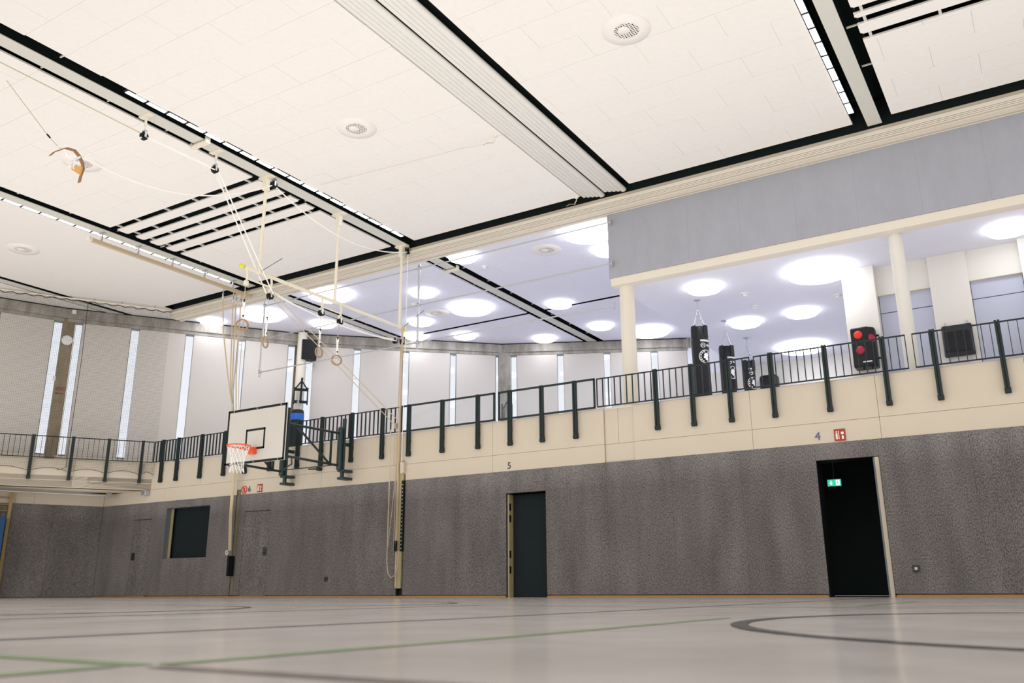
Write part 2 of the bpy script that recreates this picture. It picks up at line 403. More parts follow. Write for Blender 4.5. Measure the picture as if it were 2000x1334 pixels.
slot_beam(4, -2.06, -1.42, Y0, 14.98, -1.84, -1.60, 'grey ceiling beam at the upper right')
slot_beam(5, -17.62, -17.13, 15.55, 27, -17.52, -17.26, 'grey beam in the gallery ceiling beyond the ring frame')
slot_beam(6, -12.46, -11.86, 15.55, 27, -12.32, -12.05, 'grey beam in the gallery ceiling behind the hall beam')
for (x, y, zz) in ((-12.27, 9.04, 0), (-12.2, 16.75, 0)):   # clamp bracket on the beams
    mb = MB().box(-.22, -.05, -.07, .22, .05, -.02).box(.18, -.05, -.02, .22, .05, .06).box(-.22, -.05, -.02, -.18, .05, .03)
    tag(bevel(mb.build('beam_clamp', 'ivory', None, (x, y, ZC-.02)), .006), 'cream steel clamp under the beam between the two rope pulleys' if y < 15 else 'cream steel clamp under the gallery ceiling beam', 'clamp')
# hall beam over the gallery edge
b = sroot('trim_7', 'long cream beam between hall ceiling and gallery')
mb = MB(); mb.box(-20.88, 15.0, 7.72, 6.5, 15.42, 7.965)
bevel(mb.build('beam_box', 'cream', b), .02, 3)  # darker cream than the ribs, stands in for shadow on the upper face
mb = MB()
for i, yy in enumerate((15.05, 15.11, 15.17, 15.29)): mb.box(-20.86, yy, 7.705, 6.5, yy+.045 if i < 3 else yy+.09, 7.722)
for z0, z1 in ((7.72, 7.736), (7.745, 7.768), (7.777, 7.800), (7.809, 7.885)): mb.box(-20.87, 14.975, z0, 6.5, 15.0, z1)
bevel(mb.build('beam_rib', 'cream_light', b), .005)
MB().box(-20.88, 15.42, 7.96, 6.5, 15.56, 8.3).build('gap_cover', 'plaster_cool_lit', b)
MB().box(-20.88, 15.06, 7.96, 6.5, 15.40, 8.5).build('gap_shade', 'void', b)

# ------------------------------------------------------------------ lamps in the slots
dm = MB().box(-.042, -.172, -.010, .042, .172, .02).mesh('diffuser', 'lamp_glow')
hm = MB().box(-.046, -.2, .022, .046, .2, .03).box(-.048, -.2, -.004, -.043, .2, .03).box(.043, -.2, -.004, .048, .2, .03).box(-.046, -.2, -.006, .046, -.174, .03).box(-.046, .174, -.006, .046, .2, .03).mesh('housing', 'void_beam')
def lamp_row(x, ys, group, label):
    first = None
    for y in ys:
        if first is None:
            first = thing('linear_lamp', label, 'ceiling light', (x, y, ZC), 0, group)
            link('housing', hm, first); link('diffuser', dm, first)
        else: copy_tree(first).location = (x, y, ZC)
lamp_row(-11.932, [7.47+.4*i for i in range(18)], 'lamps along the ring frame beam', 'white strip lamp in the row beside the beam of the hanging rings')
lamp_row(-17.70, [6.63+.4*i for i in range(20)], 'lamps along the climbing rope beam', 'white strip lamp in the row beside the beam above the rope rail')
lamp_row(-2.0, [7.0+.4*i for i in range(19)], 'lamps at the upper right beam', 'white strip lamp in the row at the upper right beam')

# ------------------------------------------------------------------ folded partition curtain
for gx, lab in ((-7.47, 'left stack of pale horizontal slats of the raised partition'), (-6.98, 'right stack of pale horizontal slats of the raised partition')):
    r = thing('partition_curtain', lab, 'partition', (gx, 0, ZC))
    for i in range(5):
        rr = .048 if i < 4 else .06
        x = .05+i*.088+(.01 if i == 4 else 0); z = .03-.010*i
        mb = MB().tube([(x, Y0, z), (x, 14.86+.02*i, z), (x, 14.91+.02*i, z+.02), (x, 14.93+.02*i, z+.05)], [rr, rr, rr*.8, rr*.4], 12)
        mb.build('slat', 'blind', r)
MB().box(-7.5, Y0, ZC+.25, -6.35, 14.95, ZC+.27).build('partition_recess', 'void_beam', b)

# ------------------------------------------------------------------ ceiling vents
def vent():
    r = thing('ceiling_vent', '', 'air vent')
    MB().lathe([(.36, .0), (.355, -.010), (.19, -.016), (.185, -.016), (.185, -.002)], n=32).build('rim', 'vent_white', r)
    MB().lathe([(.186, -.003), (.0, -.003)], n=24).build('duct', 'void_beam', r)
    mb = MB(); n = 9
    for i in range(n):
        p = -.16+.32*i/(n-1); h = math.sqrt(max(0, .185**2-p*p))
        mb.box(p-.007, -h, -.016, p+.007, h, -.010); mb.box(-h, p-.007, -.0165, h, p+.007, -.0105)
    mb.build('grille', 'vent_white', r)
    MB().lathe([(.0, -.020), (.085, -.020), (.09, -.015)], (-.03, -.03, 0), n=20).build('damper', 'vent_white', r)
    return r
v0 = vent()
for i, (x, y, lab) in enumerate([(-4.32, 10.2, 'round white ceiling vent right of the raised partition'), (-9.55, 10.2, 'round white ceiling vent left of the raised partition'),
                                 (-14.85, 8.38, 'round white ceiling vent behind the knotted leather strap'), (-20.05, 10.2, 'round ceiling vent in the smooth bay at the left'),
                                 (-9.53, 16.97, 'round white vent in the gallery ceiling beside a big disc lamp'), (-14.69, 19.5, 'round white vent in the gallery ceiling left of the far beam')]):
    o = v0 if i == 0 else copy_tree(v0)
    o.location = (x, y, ZC); o['label'] = lab

# ------------------------------------------------------------------ disc lamps
def disc(name, d, low):
    r = thing(name, '', 'ceiling light')
    R_ = d/2; h = .11 if d > 1 else .09
    MB().lathe([(0, 0), (R_*.9, 0), (R_*.9, -.02)], n=40).build('mount', 'white', r)
    MB().lathe([(R_-.002, -.016), (R_, -.022), (R_, -.028)], n=40).build('rim', 'steel_grey', r)
    MB().lathe([(R_*.99, -.02), (R_, -.03), (R_, -h+.02), (R_-.02, -h), (0, -h-.01)], n=40).build('diffuser', 'disc_glow_low' if low else 'disc_glow', r)
    return r
P = {(0, 0): disc('disc_lamp', .70, False), (1, 0): disc('disc_lamp', 1.18, False), (0, 1): disc('disc_lamp', .70, True), (1, 1): disc('disc_lamp', 1.2, True)}
used = set()
for x, y, big, low, lab in [
    (-13.54, 19.6, 1, 0, 'big white disc lamp in the gallery ceiling left of the far beam'),
    (-10.1, 24.57, 1, 0, 'big white disc lamp beside the first gallery column'),
    (-19.05, 16.76, 1, 0, 'big white disc lamp behind the leftmost wooden ring'),
    (-8.15, 16.45, 1, 0, 'big white disc lamp half hidden by the hall beam near the grey fascia'),
    (-16.12, 16.5, 1, 0, 'big white disc lamp behind the ring frame bar, half hidden by the hall beam'),
    (-8.26, 17.74, 0, 0, 'small disc lamp touching the left end of the grey fascia'),
    (-11.21, 20.66, 0, 0, 'small disc lamp right of the far beam above the dark ceiling joint'),
    (-11.16, 23.23, 0, 0, 'small disc lamp just left of the first gallery column, low in the ceiling'),
    (-13.33, 23.5, 0, 0, 'small disc lamp nearest the concrete pilaster'),
    (-13.89, 17.8, 0, 0, 'small disc lamp behind the upper part of the grey pole'),
    (-15.59, 19.88, 0, 0, 'small disc lamp behind the lower half of the grey pole'),
    (-16.65, 21.02, 0, 0, 'small disc lamp lowest behind the grey pole'),
    (-15.31, 21.82, 0, 0, 'small disc lamp crossed by the lowest grey tube'),
    (-18.21, 18.44, 0, 0, 'small disc lamp above the white column beside the third ring'),
    (-20.85, 16.43, 0, 0, 'small disc lamp left of the climbing ropes'),
    (-11.45, 16.2, 0, 0, 'small disc lamp cut by the hall beam above the far beam'),
    (-3.31, 16.87, 1, 1, 'big disc lamp under the gallery ceiling beside the white pier'),
    (-5.57, 16.6, 0, 1, 'small disc lamp above the first punching bag'),
    (-5.59, 19.47, 0, 1, 'small disc lamp right of the second punching bag'),
    (-4.27, 19.4, 0, 1, 'small disc lamp below the big one beside the pier'),
    (-5.0, 22.35, 1, 1, 'big disc lamp low behind the railing right of the bags'),
    (.01, 16.5, 0, 1, 'disc lamp at the right edge of the photo')]:
    p = P[(big, low)]; o = p if (big, low) not in used else copy_tree(p); used.add((big, low))
    o.location = (x, y, 6.2 if low else ZC); o['label'] = lab
def smoke(x, y, z, lab):
    r = thing('smoke_detector', lab, 'smoke detector', (x, y, z))
    MB().lathe([(0, -.0), (.09, 0), (.09, -.02), (.07, -.03)], n=20).build('base', 'white', r)
    MB().lathe([(.06, -.03), (.055, -.055), (.03, -.065), (0, -.065)], n=20).build('sensor', 'white', r)
smoke(-4.98, 17.48, 6.2, 'white smoke detector right of the first bag lamp')
smoke(-5.05, 18.42, 6.2, 'white smoke detector above the second bag lamp')
smoke(-3.32, 18.63, 6.2, 'white smoke detector at the left edge of the white pier')
smoke(-14.74, 18.45, ZC, 'white smoke detector left of the grey pole')
smoke(-11.39, 17.08, ZC, 'white smoke detector above the far beam')

# ------------------------------------------------------------------ main hall wall
wb = sroot('wall_back', 'long hall wall with grey felt below and cream panels above')
SLOT = [(-17.46, -17.32), (-12.26, -12.08)]
def open_boxes(mb, x0, x1, z0, z1, y0, y1, holes):
    xs = sorted(set([x0, x1]+[v for h in holes for v in h[:2] if x0 < v < x1])); 
    for a, c in zip(xs[:-1], xs[1:]):
        zz = [(z0, z1)]
        for h in holes:
            if h[0] <= a+1e-6 and h[1] >= c-1e-6:
                nz = []
                for p, q in zz:
                    if h[2] > p: nz.append((p, min(q, h[2])))
                    if h[3] < q: nz.append((max(p, h[3]), q))
                zz = [t for t in nz if t[1]-t[0] > 1e-4]
        for p, q in zz: mb.box(a, y0, p, c, y1, q)
DOORS = [(-9.46, -8.54, 0, 2.02), (-3.32, -2.33, 0, 2.19)]
NICHE = (-20.14, -18.42, .97, 2.28)
mb = MB(); open_boxes(mb, -23.1, 6.5, 0, 3.50, 15.12, 15.35, [(d[0]-.02, d[1]+.02, d[2], d[3]+.02) for d in DOORS]+[NICHE]); mb.build('backing', 'cream', wb)
brk = [-22.95, -21.46, -20.72, -20.14, -18.42, -17.46, -17.32, -17.12, -16.21, -14.9, -13.6, -12.26, -12.08, -10.7, -9.46, -8.54, -7.2, -5.9, -4.6, -3.32, -2.33, -1.0, .3, 1.6, 2.9, 4.2, 6.5]
g = .001
for a, c in zip(brk[:-1], brk[1:]):
    if (a, c) in SLOT: z0, z1 = None, None; continue
    lo = .045; zz = [(lo, 2.47)]
    if a == -9.46: zz = [(2.02, 2.47)]
    if a == -3.32: zz = [(2.19, 2.47)]
    if a == -20.14: zz = [(lo, .97), (2.28, 2.47)]
    if a == -21.46: zz = [(2.03, 2.47)]
    if a == -17.12: zz = [(2.04, 2.47)]
    for p, q in zz:
        bevel(MB().box(a+g, 15.0+random.uniform(0, .002), p+g, c-g, 15.12, q).build('felt_panel', 'felt', wb), .001, 1)
g = .002
# cream cladding: lower row, upper row
lowb = [-22.95, -20.3, -17.46, -17.32, -14.6, -12.26, -12.08, -9.79, -7.22, -6.60, -4.35, -2.25, -.1, 2.1, 4.3, 6.5]
for a, c in zip(lowb[:-1], lowb[1:]):
    st = .035 if a == -7.22 else 0
    if (a, c) in SLOT:
        bevel(MB().box(a+g, 15.0, 2.60, c-g, 15.12, 2.82-g).build('cladding_panel', 'cream', wb), .004, 1); continue
    bevel(MB().box(a+g, 15.0+st, 2.47, c-g, 15.12, 2.82-g).build('cladding_panel', 'cream', wb), .004, 1)
upb = [-20.95, -18.9, -17.29, -15.12, -12.42, -9.79, -7.22, -6.93, -6.60, -4.35, -2.25, -.1, 2.1, 4.3, 6.5]
for a, c in zip(upb[:-1], upb[1:]):
    st = .035 if a in (-7.22, -6.93) else 0
    bevel(MB().box(a+g, 15.0+st, 2.82+g, c-g, 15.12, 3.52-st*.6).build('cladding_panel', 'cream', wb), .004, 1)
MB().box(-22.95, 15.0, 2.82, -20.95, 15.12, 2.86).build('cladding_panel', 'cream', wb)
MB().box(-20.95, 15.04, 3.50, 6.5, 15.36, 3.535).build('parapet_cap', 'cream_light', wb)
struct(MB().box(-22.95, 14.985, 0.0, -9.47, 15.0, .03).build('baseboard_back', 'base_orange'))
struct(MB().box(-8.53, 14.985, 0.0, -3.33, 15.0, .03).build('baseboard_back', 'base_orange'))
struct(MB().box(-2.32, 14.985, 0.0, 6.5, 15.0, .03).build('baseboard_back', 'base_orange'))
# slot linings and tracks
for n, (a, c) in enumerate(SLOT):
    r = sroot('trim_%d' % (8+n), 'cream channel recess in the felt wall')
    MB().box(a, 15.10 if n else 15.012, 0 if n else .05, c, 15.125, 2.6).build('recess_back', 'void_beam' if n else 'olive_dark', r)
    MB().box(a-.002, 15.005, .0, a+.008, 15.12, 2.6).box(c-.008, 15.005, 0, c+.002, 15.12, 2.6).build('recess_edge', 'void_beam', r)
# doors: two open onto dark rooms, two flush felt doors
def open_door(n, d, jamb_left, lab):
    r = sroot('door_%d' % n, lab); x0, x1, z0, z1 = d
    mb = MB().box(x0-.0, 15.004, 0, x0+.006, 15.36, z1).box(x1-.006, 15.004, 0, x1, 15.36, z1).box(x0, 15.004, z1-.006, x1, 15.36, z1)
    mb.build('door_frame', 'black', r)
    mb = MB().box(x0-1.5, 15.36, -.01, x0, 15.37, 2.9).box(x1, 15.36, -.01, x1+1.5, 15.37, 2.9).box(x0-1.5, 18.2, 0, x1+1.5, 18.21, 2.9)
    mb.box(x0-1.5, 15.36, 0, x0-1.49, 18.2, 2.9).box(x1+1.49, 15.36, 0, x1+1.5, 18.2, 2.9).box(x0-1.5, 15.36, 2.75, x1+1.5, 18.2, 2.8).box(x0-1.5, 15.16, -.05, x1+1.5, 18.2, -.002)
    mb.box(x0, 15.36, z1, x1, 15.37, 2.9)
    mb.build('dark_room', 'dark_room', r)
    return r
r = open_door(1, DOORS[0], True, 'open doorway below the number 5')
mb = MB().box(-9.448, 15.03, 0, -9.41, 15.33, 2.0); mb.build('door_edge', 'olive', r)
mb = MB()
for z in (.45, .75, 1.45, 1.68): mb.box(-9.412, 15.04, z, -9.405, 15.10, z+.14)
mb.build('hinge', 'black', r)
MB().box(-9.40, 15.18, 0, -8.56, 15.22, 2.0).build('door_leaf', 'dark_leaf', r)
r = open_door(2, DOORS[1], False, 'open doorway below the number 4')
MB().box(-2.40, 15.01, 0, -2.337, 15.06, 2.18).build('door_edge', 'cream', r)
MB().box(-2.43, 15.03, 0, -2.40, 15.06, 2.18).build('door_gasket', 'frame_grey', r)
for n, (a, c, z1, kx, lab) in enumerate([(-21.46, -20.72, 2.03, -21.36, 'flush felt door left of the dark window'), (-17.12, -16.21, 2.04, -16.32, 'flush felt door below the number 6')]):
    r = sroot('door_%d' % (3+n), lab)
    bevel(MB().box(a+.006, 15.004, .01, c-.006, 15.12, z1-.012).build('door_leaf', 'felt', r), .003, 1)
    MB().box(a, 15.03, 0, a+.006, 15.12, z1).box(c-.006, 15.03, 0, c, 15.12, z1).box(a, 15.03, z1-.012, c, 15.12, z1).build('door_gap', 'void', r)
    k = bevel(MB().box(kx-.07, 14.996, .96, kx+.07, 15.01, 1.16).build('handle_plate', 'key_plate', r), .004)
    MB().box(kx-.03, 14.985, 1.08, kx+.04, 14.998, 1.10).box(kx-.05, 14.990, 1.0, kx+.05, 14.997, 1.05).build('handle', 'iron', k)
# dark control room window
r = sroot('window_1', 'dark window of the control room in the felt wall'); x0, x1, z0, z1 = NICHE
MB().box(x0, 15.004, z0-.01, x1, 15.34, z0+.005).box(x0-.01, 15.004, z0, x0+.005, 15.34, z1).box(x1-.005, 15.004, z0, x1+.01, 15.34, z1).box(x0, 15.004, z1-.005, x1, 15.34, z1+.01).build('window_frame', 'frame_grey', r)
MB().box(x0+.005, 15.15, z0, x0+.10, 15.17, z1).build('window_frame', 'olive', r)
MB().box(x0, 15.24, z0, x1, 15.25, z1).build('pane', 'dark_leaf', r)
MB().box(x0+.01, 15.34, z0, x1, 15.36, z1).build('backing', 'void', r)
# wall numbers and signs
def wall_text(name, s, x, z, size, mat, lab, cat='number'):
    o = text(name, s, size, mat, None, faceM(x, 14.993, z)); return tag(o, lab, cat)
wall_text('wall_number', '5', -9.38, 2.575, .19, 'number_ink', 'dark number 5 painted above the middle doorway')
wall_text('wall_number', '4', -3.25, 2.59, .20, 'number_blue', 'dark number 4 painted above the right doorway')
wall_text('wall_number', '6', -17.01, 2.585, .20, 'number_ink', 'dark number 6 painted above the flush felt door')
def fire_sign(x, z, lab):
    r = thing('fire_sign', lab, 'sign', (x, 14.99, z))
    bevel(MB().box(-.09, -.004, -.1, .09, .004, .1).build('sign_plate', 'fire_red', r), .002, 1)
    mb = MB().box(-.065, -.008, -.07, -.035, -.004, .03).box(-.062, -.008, .04, -.038, -.004, .065).box(-.02, -.008, -.07, -.01, -.004, .07)
    mb.box(.02, -.008, .01, .065, -.004, .05).box(.03, -.008, -.07, .06, -.004, -.02).box(.035, -.008, -.015, .05, -.004, .0)
    mb  .build('pictogram', 'ivory', r)
fire_sign(-16.64, 2.59, 'red square fire equipment sign beside the number 6, under the backboard')
fire_sign(-2.89, 2.585, 'larger red fire equipment sign above the right doorway')
r = thing('prohibition_sign', 'round red prohibition sign left of the number 6', 'sign', (-17.19, 14.99, 2.58))
MB().lathe([(.1, 0), (.1, .006), (.078, .006), (.078, 0)], n=28, M=Matrix.Rotation(PI/2, 4, 'X')).build('red_ring', 'red', r)
MB().box(-.012, -.004, -.09, .012, .0, .09, M=Matrix.Rotation(math.radians(-40), 4, 'Y')).build('slash', 'red', r)
MB().box(-.015, -.002, -.04, .012, .002, .045).box(-.035, -.002, -.045, .035, .002, -.03).build('pictogram', 'number_ink', r)
r = thing('exit_sign', 'small lit green exit sign inside the dark right doorway', 'sign', (-3.47, 17.0, 2.03))
MB().box(-.13, -.01, -.07, .13, .01, .07).box(-.005, -.005, .07, .005, .005, .7).build('casing', 'steel_grey', r)
MB().box(-.12, -.014, -.06, .12, -.010, .06).build('green_panel', 'exit_green', r)
MB().box(-.065, -.017, -.01, -.045, -.014, .04).box(-.085, -.017, -.01, -.025, -.014, .0).box(-.07, -.017, -.035, -.04, -.014, -.01).box(.03, -.017, -.05, .10, -.014, .05).build('pictogram', 'exit_white', r)
MB().box(.05, -.019, -.02, .065, -.017, .02).box(.06, -.019, -.04, .085, -.017, -.025).box(.055, -.019, .025, .07, -.017, .04).build('runner_mark', 'exit_green', r)
for x, z, lab in ((-1.99, .42, 'small socket box low on the felt right of the right doorway'), (-14.28, .40, 'small dark socket low on the felt below the hoop frame')):
    r = thing('wall_socket', lab, 'socket', (x, 15.0, z))
    bevel(MB().box(-.05, -.02, -.05, .05, 0, .05).build('cover', 'key_plate', r), .004)
    MB().box(-.02, -.024, -.02, .02, -.02, .02).build('outlet', 'beam_grey' if x > -5 else 'black', r)
r = thing('winch_handle', 'small dark steel latch on the cream wall between the hoop posts', 'bracket', (-14.75, 15.0, 2.89))
MB().box(-.20, -.10, .0, .12, -.07, .03, M=Matrix.Rotation(math.radians(4), 4, 'Y')).build('arm', 'iron', r)
bevel(MB().box(.08, -.12, -.03, .17, 0, .05).build('pivot', 'iron', r), .01)

# ------------------------------------------------------------------ gallery deck, left gallery, left lower wall
dk = sroot('floor', 'gallery deck')
LP0 = (-20.90, 15.02); LA = 34.4
L1 = along(LP0, LA+180, 4.3); L2 = along(L1, 203.2, 6)
deck = [(6.5, 15.36), (-22.0, 15.36)]
mb = MB().prism([(6.5, 26.4), (6.5, 15.36), (-22.6, 15.36), (-23.0, 14.2), (-19.9, 19.2), (-15.1, 23.7), (-9.6, 26.4)][::-1], 2.80, ZD); mb.build('deck_slab', 'cream', dk)
mb = MB().prism([LP0, (-23.2, 15.36), (-25.2, 12.0), (-28.2, 6.0), L2, L1], 2.80, ZD); mb.build('deck_slab', 'cream', dk)
wl = sroot('wall_left', 'cream parapet of the left gallery')
def seg_box(mb, p, az, t0, t1, y0, y1, z0, z1, mi=0): mb.box(t0, y0, z0, t1, y1, z1, mi, M=wallM(p[0], p[1], az))
pl = 4.3
for t0, t1 in ((-.05, 1.95), (1.95, 4.3)):
    for z0, z1 in ((2.80, 2.98), (2.98, 3.52)):
        mb = MB(); seg_box(mb, LP0, LA, -t1+g, -t0-g, 0, .12, z0+.001, z1-.003); bevel(mb.build('cladding_panel', 'cream', wl), .004, 1)
mb = MB(); seg_box(mb, LP0, LA, -4.3, .05, .12, .3, 2.80, 3.52); seg_box(mb, L1, 23.2, -6, 0, 0, .3, 2.80, 3.52); mb.build('backing', 'cream', wl)
mb = MB(); seg_box(mb, LP0, LA, -4.3, .05, .03, .32, 3.50, 3.535); mb.build('parapet_cap', 'cream_light', wl)
wlow = sroot('wall_left', 'lower left wall in grey felt under the left gallery')
WL0, WLA = (-22.95, 15.0), 27.0
for i in range(6):
    mb = MB(); seg_box(mb, WL0, WLA, -1.25*(i+1)+g, -1.25*i-g, 0, .1, .03, 2.47); bevel(mb.build('felt_panel', 'felt', wlow), .003, 1)
for a, c in ((0, 1.75), (1.75, 2.2), (2.2, 4.2), (4.2, 7.5)):
    mb = MB(); seg_box(mb, WL0, WLA, -c+g, -a-g, 0, .1, 2.47, 2.80); bevel(mb.build('cladding_panel', 'cream', wlow), .003, 1)
mb = MB(); seg_box(mb, WL0, WLA, -9, .3, .1, .3, 0, 2.80); mb.build('backing', 'cream', wlow)

MB().prism([(6.5, 26.3), (6.5, 15.40), (-21.6, 15.40), (-19.6, 18.8), (-14.9, 23.3), (-9.6, 26.0)][::-1], ZD+.001, ZD+.008).build('deck_bounce_sheet', 'deck_bounce', dk)  # unseen sheet added to bounce bluish light onto the gallery ceilings
# ------------------------------------------------------------------ facade with narrow windows
SILL, HEAD = 3.78, 7.62
wn = [2]
def facade(key, wins, length, az, p, rev=False, label=None):
    r = sroot('wall_window_side', label); r.matrix_world = wallM(p[0], p[1], az)
    s = -1 if rev else 1
    sp = [(min(s*a, s*c), max(s*a, s*c)) for a, c in wins]
    lo, hi = (min(0, s*length), max(0, s*length))
    bevel(MB().box(lo, 0, ZD, hi, .2, SILL).build('sill_wall', 'cream_light', r), .004)
    bevel(MB().box(lo-.05, -.06, HEAD+.10, hi+.05, .25, ZC-.012).build('header_beam', 'concrete', r), .006)
    bevel(MB().box(lo-.02, -.015, HEAD, hi+.02, .24, HEAD+.10).build('header_lip', 'concrete', r), .006)
    MB().box(lo-.05, -.07, ZC-.03, hi+.05, -.0, ZC-.004).build('shadow_gap', 'void', r)
    edges = [lo]+[v for a in sorted(sp) for v in a]+[hi]
    for a, c in zip(edges[0::2], edges[1::2]):
        if c-a < .5: continue
        bevel(MB().box(a+.004, .0, SILL+.003, c-.004, .05, HEAD-.003).build('facade_panel', 'beige_panel', r), .004, 1)
    for a, c in sorted(sp):
        wr = sroot('window_%d' % wn[0]); wn[0] += 1; wr.matrix_world = r.matrix_world
        MB().box(a, -.008, SILL, a+.010, .05, HEAD).box(c-.010, -.008, SILL, c, .05, HEAD).box(a, -.01, SILL, c, .05, SILL+.03).box(a, -.01, HEAD-.01, c, .05, HEAD).build('window_frame', 'frame_grey', wr)
        MB().box(a+.009, .004, SILL+.03, c-.009, .012, HEAD-.01).build('pane', 'window_glass', wr)
    return r
facade('A', [(.055, .285), (1.62, 1.85), (3.12, 3.35), (4.62, 4.85)], 8, 23.2, (-23.4, 13.4), True, 'leftmost facade section with tall narrow windows behind the net')
facade('B', [(.27, .46), (1.745, 1.975), (3.26, 3.495), (4.765, 5.0), (6.30, 6.525)], 6.685, 34.6, (-23.4, 13.4), label='facade section with tall narrow windows behind the climbing ropes')
facade('C', [(.185, .41), (1.665, 1.885), (3.235, 3.435), (4.775, 4.975), (6.29, 6.45)], 6.507, 46.2, (-19.6, 18.9), label='facade section with tall narrow windows above the glass railing')
facade('D', [(.305, .49), (1.825, 2.04), (3.35, 3.565), (4.885, 5.11)], 6.05, 63.7, (-14.9, 23.4), label='facade section with tall narrow windows behind the gallery column')
r = sroot('trim_10', 'concrete pilasters between the facade sections')
mb = MB(); mb.box(-.05, -.02, SILL-.1, .26, .28, ZC-.02, M=wallM(-23.4, 13.4, 29)); bevel(mb.build('pilaster', 'concrete_brown', r), .006)
mb = MB(); mb.box(-.16, .02, ZD, .18, .28, ZC-.02, M=wallM(-19.6, 18.9, 40)); bevel(mb.build('pilaster', 'concrete_brown', r), .006)
mb = MB(); mb.box(-.10, -.04, ZD, .30, .28, ZC-.02, M=wallM(-14.9, 23.38, 52)); bevel(mb.build('pilaster', 'concrete', r), .006)
c = struct(MB().lathe([(.145, ZD), (.145, ZC-.03)], (-19.38, 18.75, 0), n=24).build('trim_11', 'cream_light'), 'round white column on the facade')
MB().lathe([(.155, ZC-.05), (.155, ZC)], (-19.38, 18.75, 0), n=24).build('collar', 'void', c)
# back of the gallery
wg = sroot('wall_gallery', 'back walls of the gallery room')
MB().box(-9.5, 26.1, ZD, -7.1, 26.3, ZC).build('wall_face', 'plaster_cool_lit', wg)
MB().box(-9.6, 26.02, HEAD+.08, -9.35, 26.12, ZC-.01).build('header_end', 'concrete', wg)
for i in range(4): bevel(MB().box(-8.42, 25.2, ZD+.86*i, -7.3, 25.6, ZD+.86*(i+1)-.015).build('block_panel', 'gallery_wall', wg), .006)
MB().box(-7.12, 23.75, ZD, -2.9, 23.95, 6.2).build('wall_face', 'gallery_wall', wg)
MB().box(-7.12, 23.73, 4.97, -2.9, 23.75, 4.985).build('joint', 'beam_grey', wg)
MB().box(-2.95, 17.35, ZD, -2.78, 23.95, 6.2).build('wall_face', 'gallery_wall', wg)
bevel(MB().box(-2.96, 17.18, ZD, -2.36, 17.5, 6.2).build('pier', 'gallery_wall', wg), .006)
bevel(MB().box(.10, 17.18, ZD, .9, 17.5, 6.2).build('pier', 'gallery_wall', wg), .006)
bevel(MB().box(-1.42, 17.30, ZD, -.76, 17.5, 6.2).build('pier', 'gallery_wall', wg), .006)
MB().box(-2.36, 17.36, 5.62, -1.42, 17.5, 6.2).box(-.76, 17.36, 5.62, .1, 17.5, 6.2).box(.9, 17.36, ZD, 6.5, 17.5, 6.2).build('wall_face', 'gallery_wall', wg)
for n, (a, c) in enumerate(((-2.36, -1.42), (-.76, .1))):
    r = sroot('door_%d' % (5+n), 'pale lavender gallery door behind the '+('second gallery column' if n == 0 else 'black wall pad'))
    bevel(MB().box(a+.01, 17.42, ZD, c-.01, 17.47, 5.255).build('door_leaf', 'lavender', r), .004)
    bevel(MB().box(a+.01, 17.42, 5.27, c-.01, 17.47, 5.61).build('transom_panel', 'lavender', r), .004)
    MB().box(a, 17.46, ZD, c, 17.5, 5.62).build('door_gap', 'frame_grey', r)
    MB().box(a, 17.34, 5.605, c, 17.44, 5.625).build('door_frame', 'cream_light', r)
# lowered gallery ceiling, fascia, edge beam, columns
lc = sroot('ceiling', 'lowered gallery ceiling over the punching bags')
MB().box(-7.1, 15.5, 6.2, 6.5, 23.8, 6.45).build('ceiling_board', 'plaster_cool_lit', lc)
bevel(MB().box(-7.10, 15.32, 6.12, 6.5, 15.56, 6.285).build('edge_beam', 'cream_light', lc), .006)
fs = sroot('wall_fascia', 'grey concrete fascia above the gallery opening')
fx = [-7.12, -6.53, -5.39, -4.35, -3.30, -2.23, -1.19, -.15, .9, 1.95, 3.0, 4.05, 6.5]
for a, c in zip(fx[:-1], fx[1:]): bevel(MB().box(a+.0004, 15.30+random.uniform(0, .001), 6.285, c-.0004, 15.5, 7.72+.3).build('fascia_panel', 'fascia_grey', fs), .0008, 1)
MB().box(-7.12, 15.5, 6.45, -6.95, 26.3, ZC+.6).box(-7.1, 15.5, 6.45, 6.5, 15.6, ZC+.6).build('backing', 'plaster_cool_lit', fs)
r = struct(MB().lathe([(.15, ZD), (.15, 6.0), (.16, 6.2)], (-6.87, 15.58, 0), n=28).build('trim_12', 'cream_light'), 'round cream gallery column at the left end of the fascia')
r = struct(MB().lathe([(.118, ZD), (.118, 5.9), (.112, 6.08), (.085, 6.17), (.0, 6.2)], (-1.72, 15.62, 0), n=28).build('trim_13', 'gallery_wall'), 'round cream gallery column with a rounded top')

# ------------------------------------------------------------------ railings
def post_mesh():
    mb = MB().box(-.038, -.09, 3.02, -.006, -.02, 4.14).box(.006, -.09, 3.02, .038, -.02, 4.14).box(-.006, -.07, 3.0, .006, -.02, 4.12)
    mb.lathe([(0, -.045), (.045, -.045), (.045, .045), (0, .045)], n=14, sm=False, M=Matrix.Translation((0, -.05, 3.02)) @ Matrix.Rotation(PI/2, 4, 'Y'))
    mb.box(-.035, -.02, 3.0, .035, 0.01, 3.1).box(-.03, -.02, 3.28, .03, 0.01, 3.36)
    return mb.mesh('post', 'iron')
PM = post_mesh()
BM = MB().lathe([(0, -.097), (.011, -.097), (.011, -.088)], n=8, M=Matrix.Rotation(-PI/2, 4, 'X') @ Matrix.Rotation(PI, 4, 'X')).mesh('bolt', 'chrome')
BAL = MB().box(-.005, -.022, 3.565, .005, .018, 4.105).mesh('baluster', 'iron')
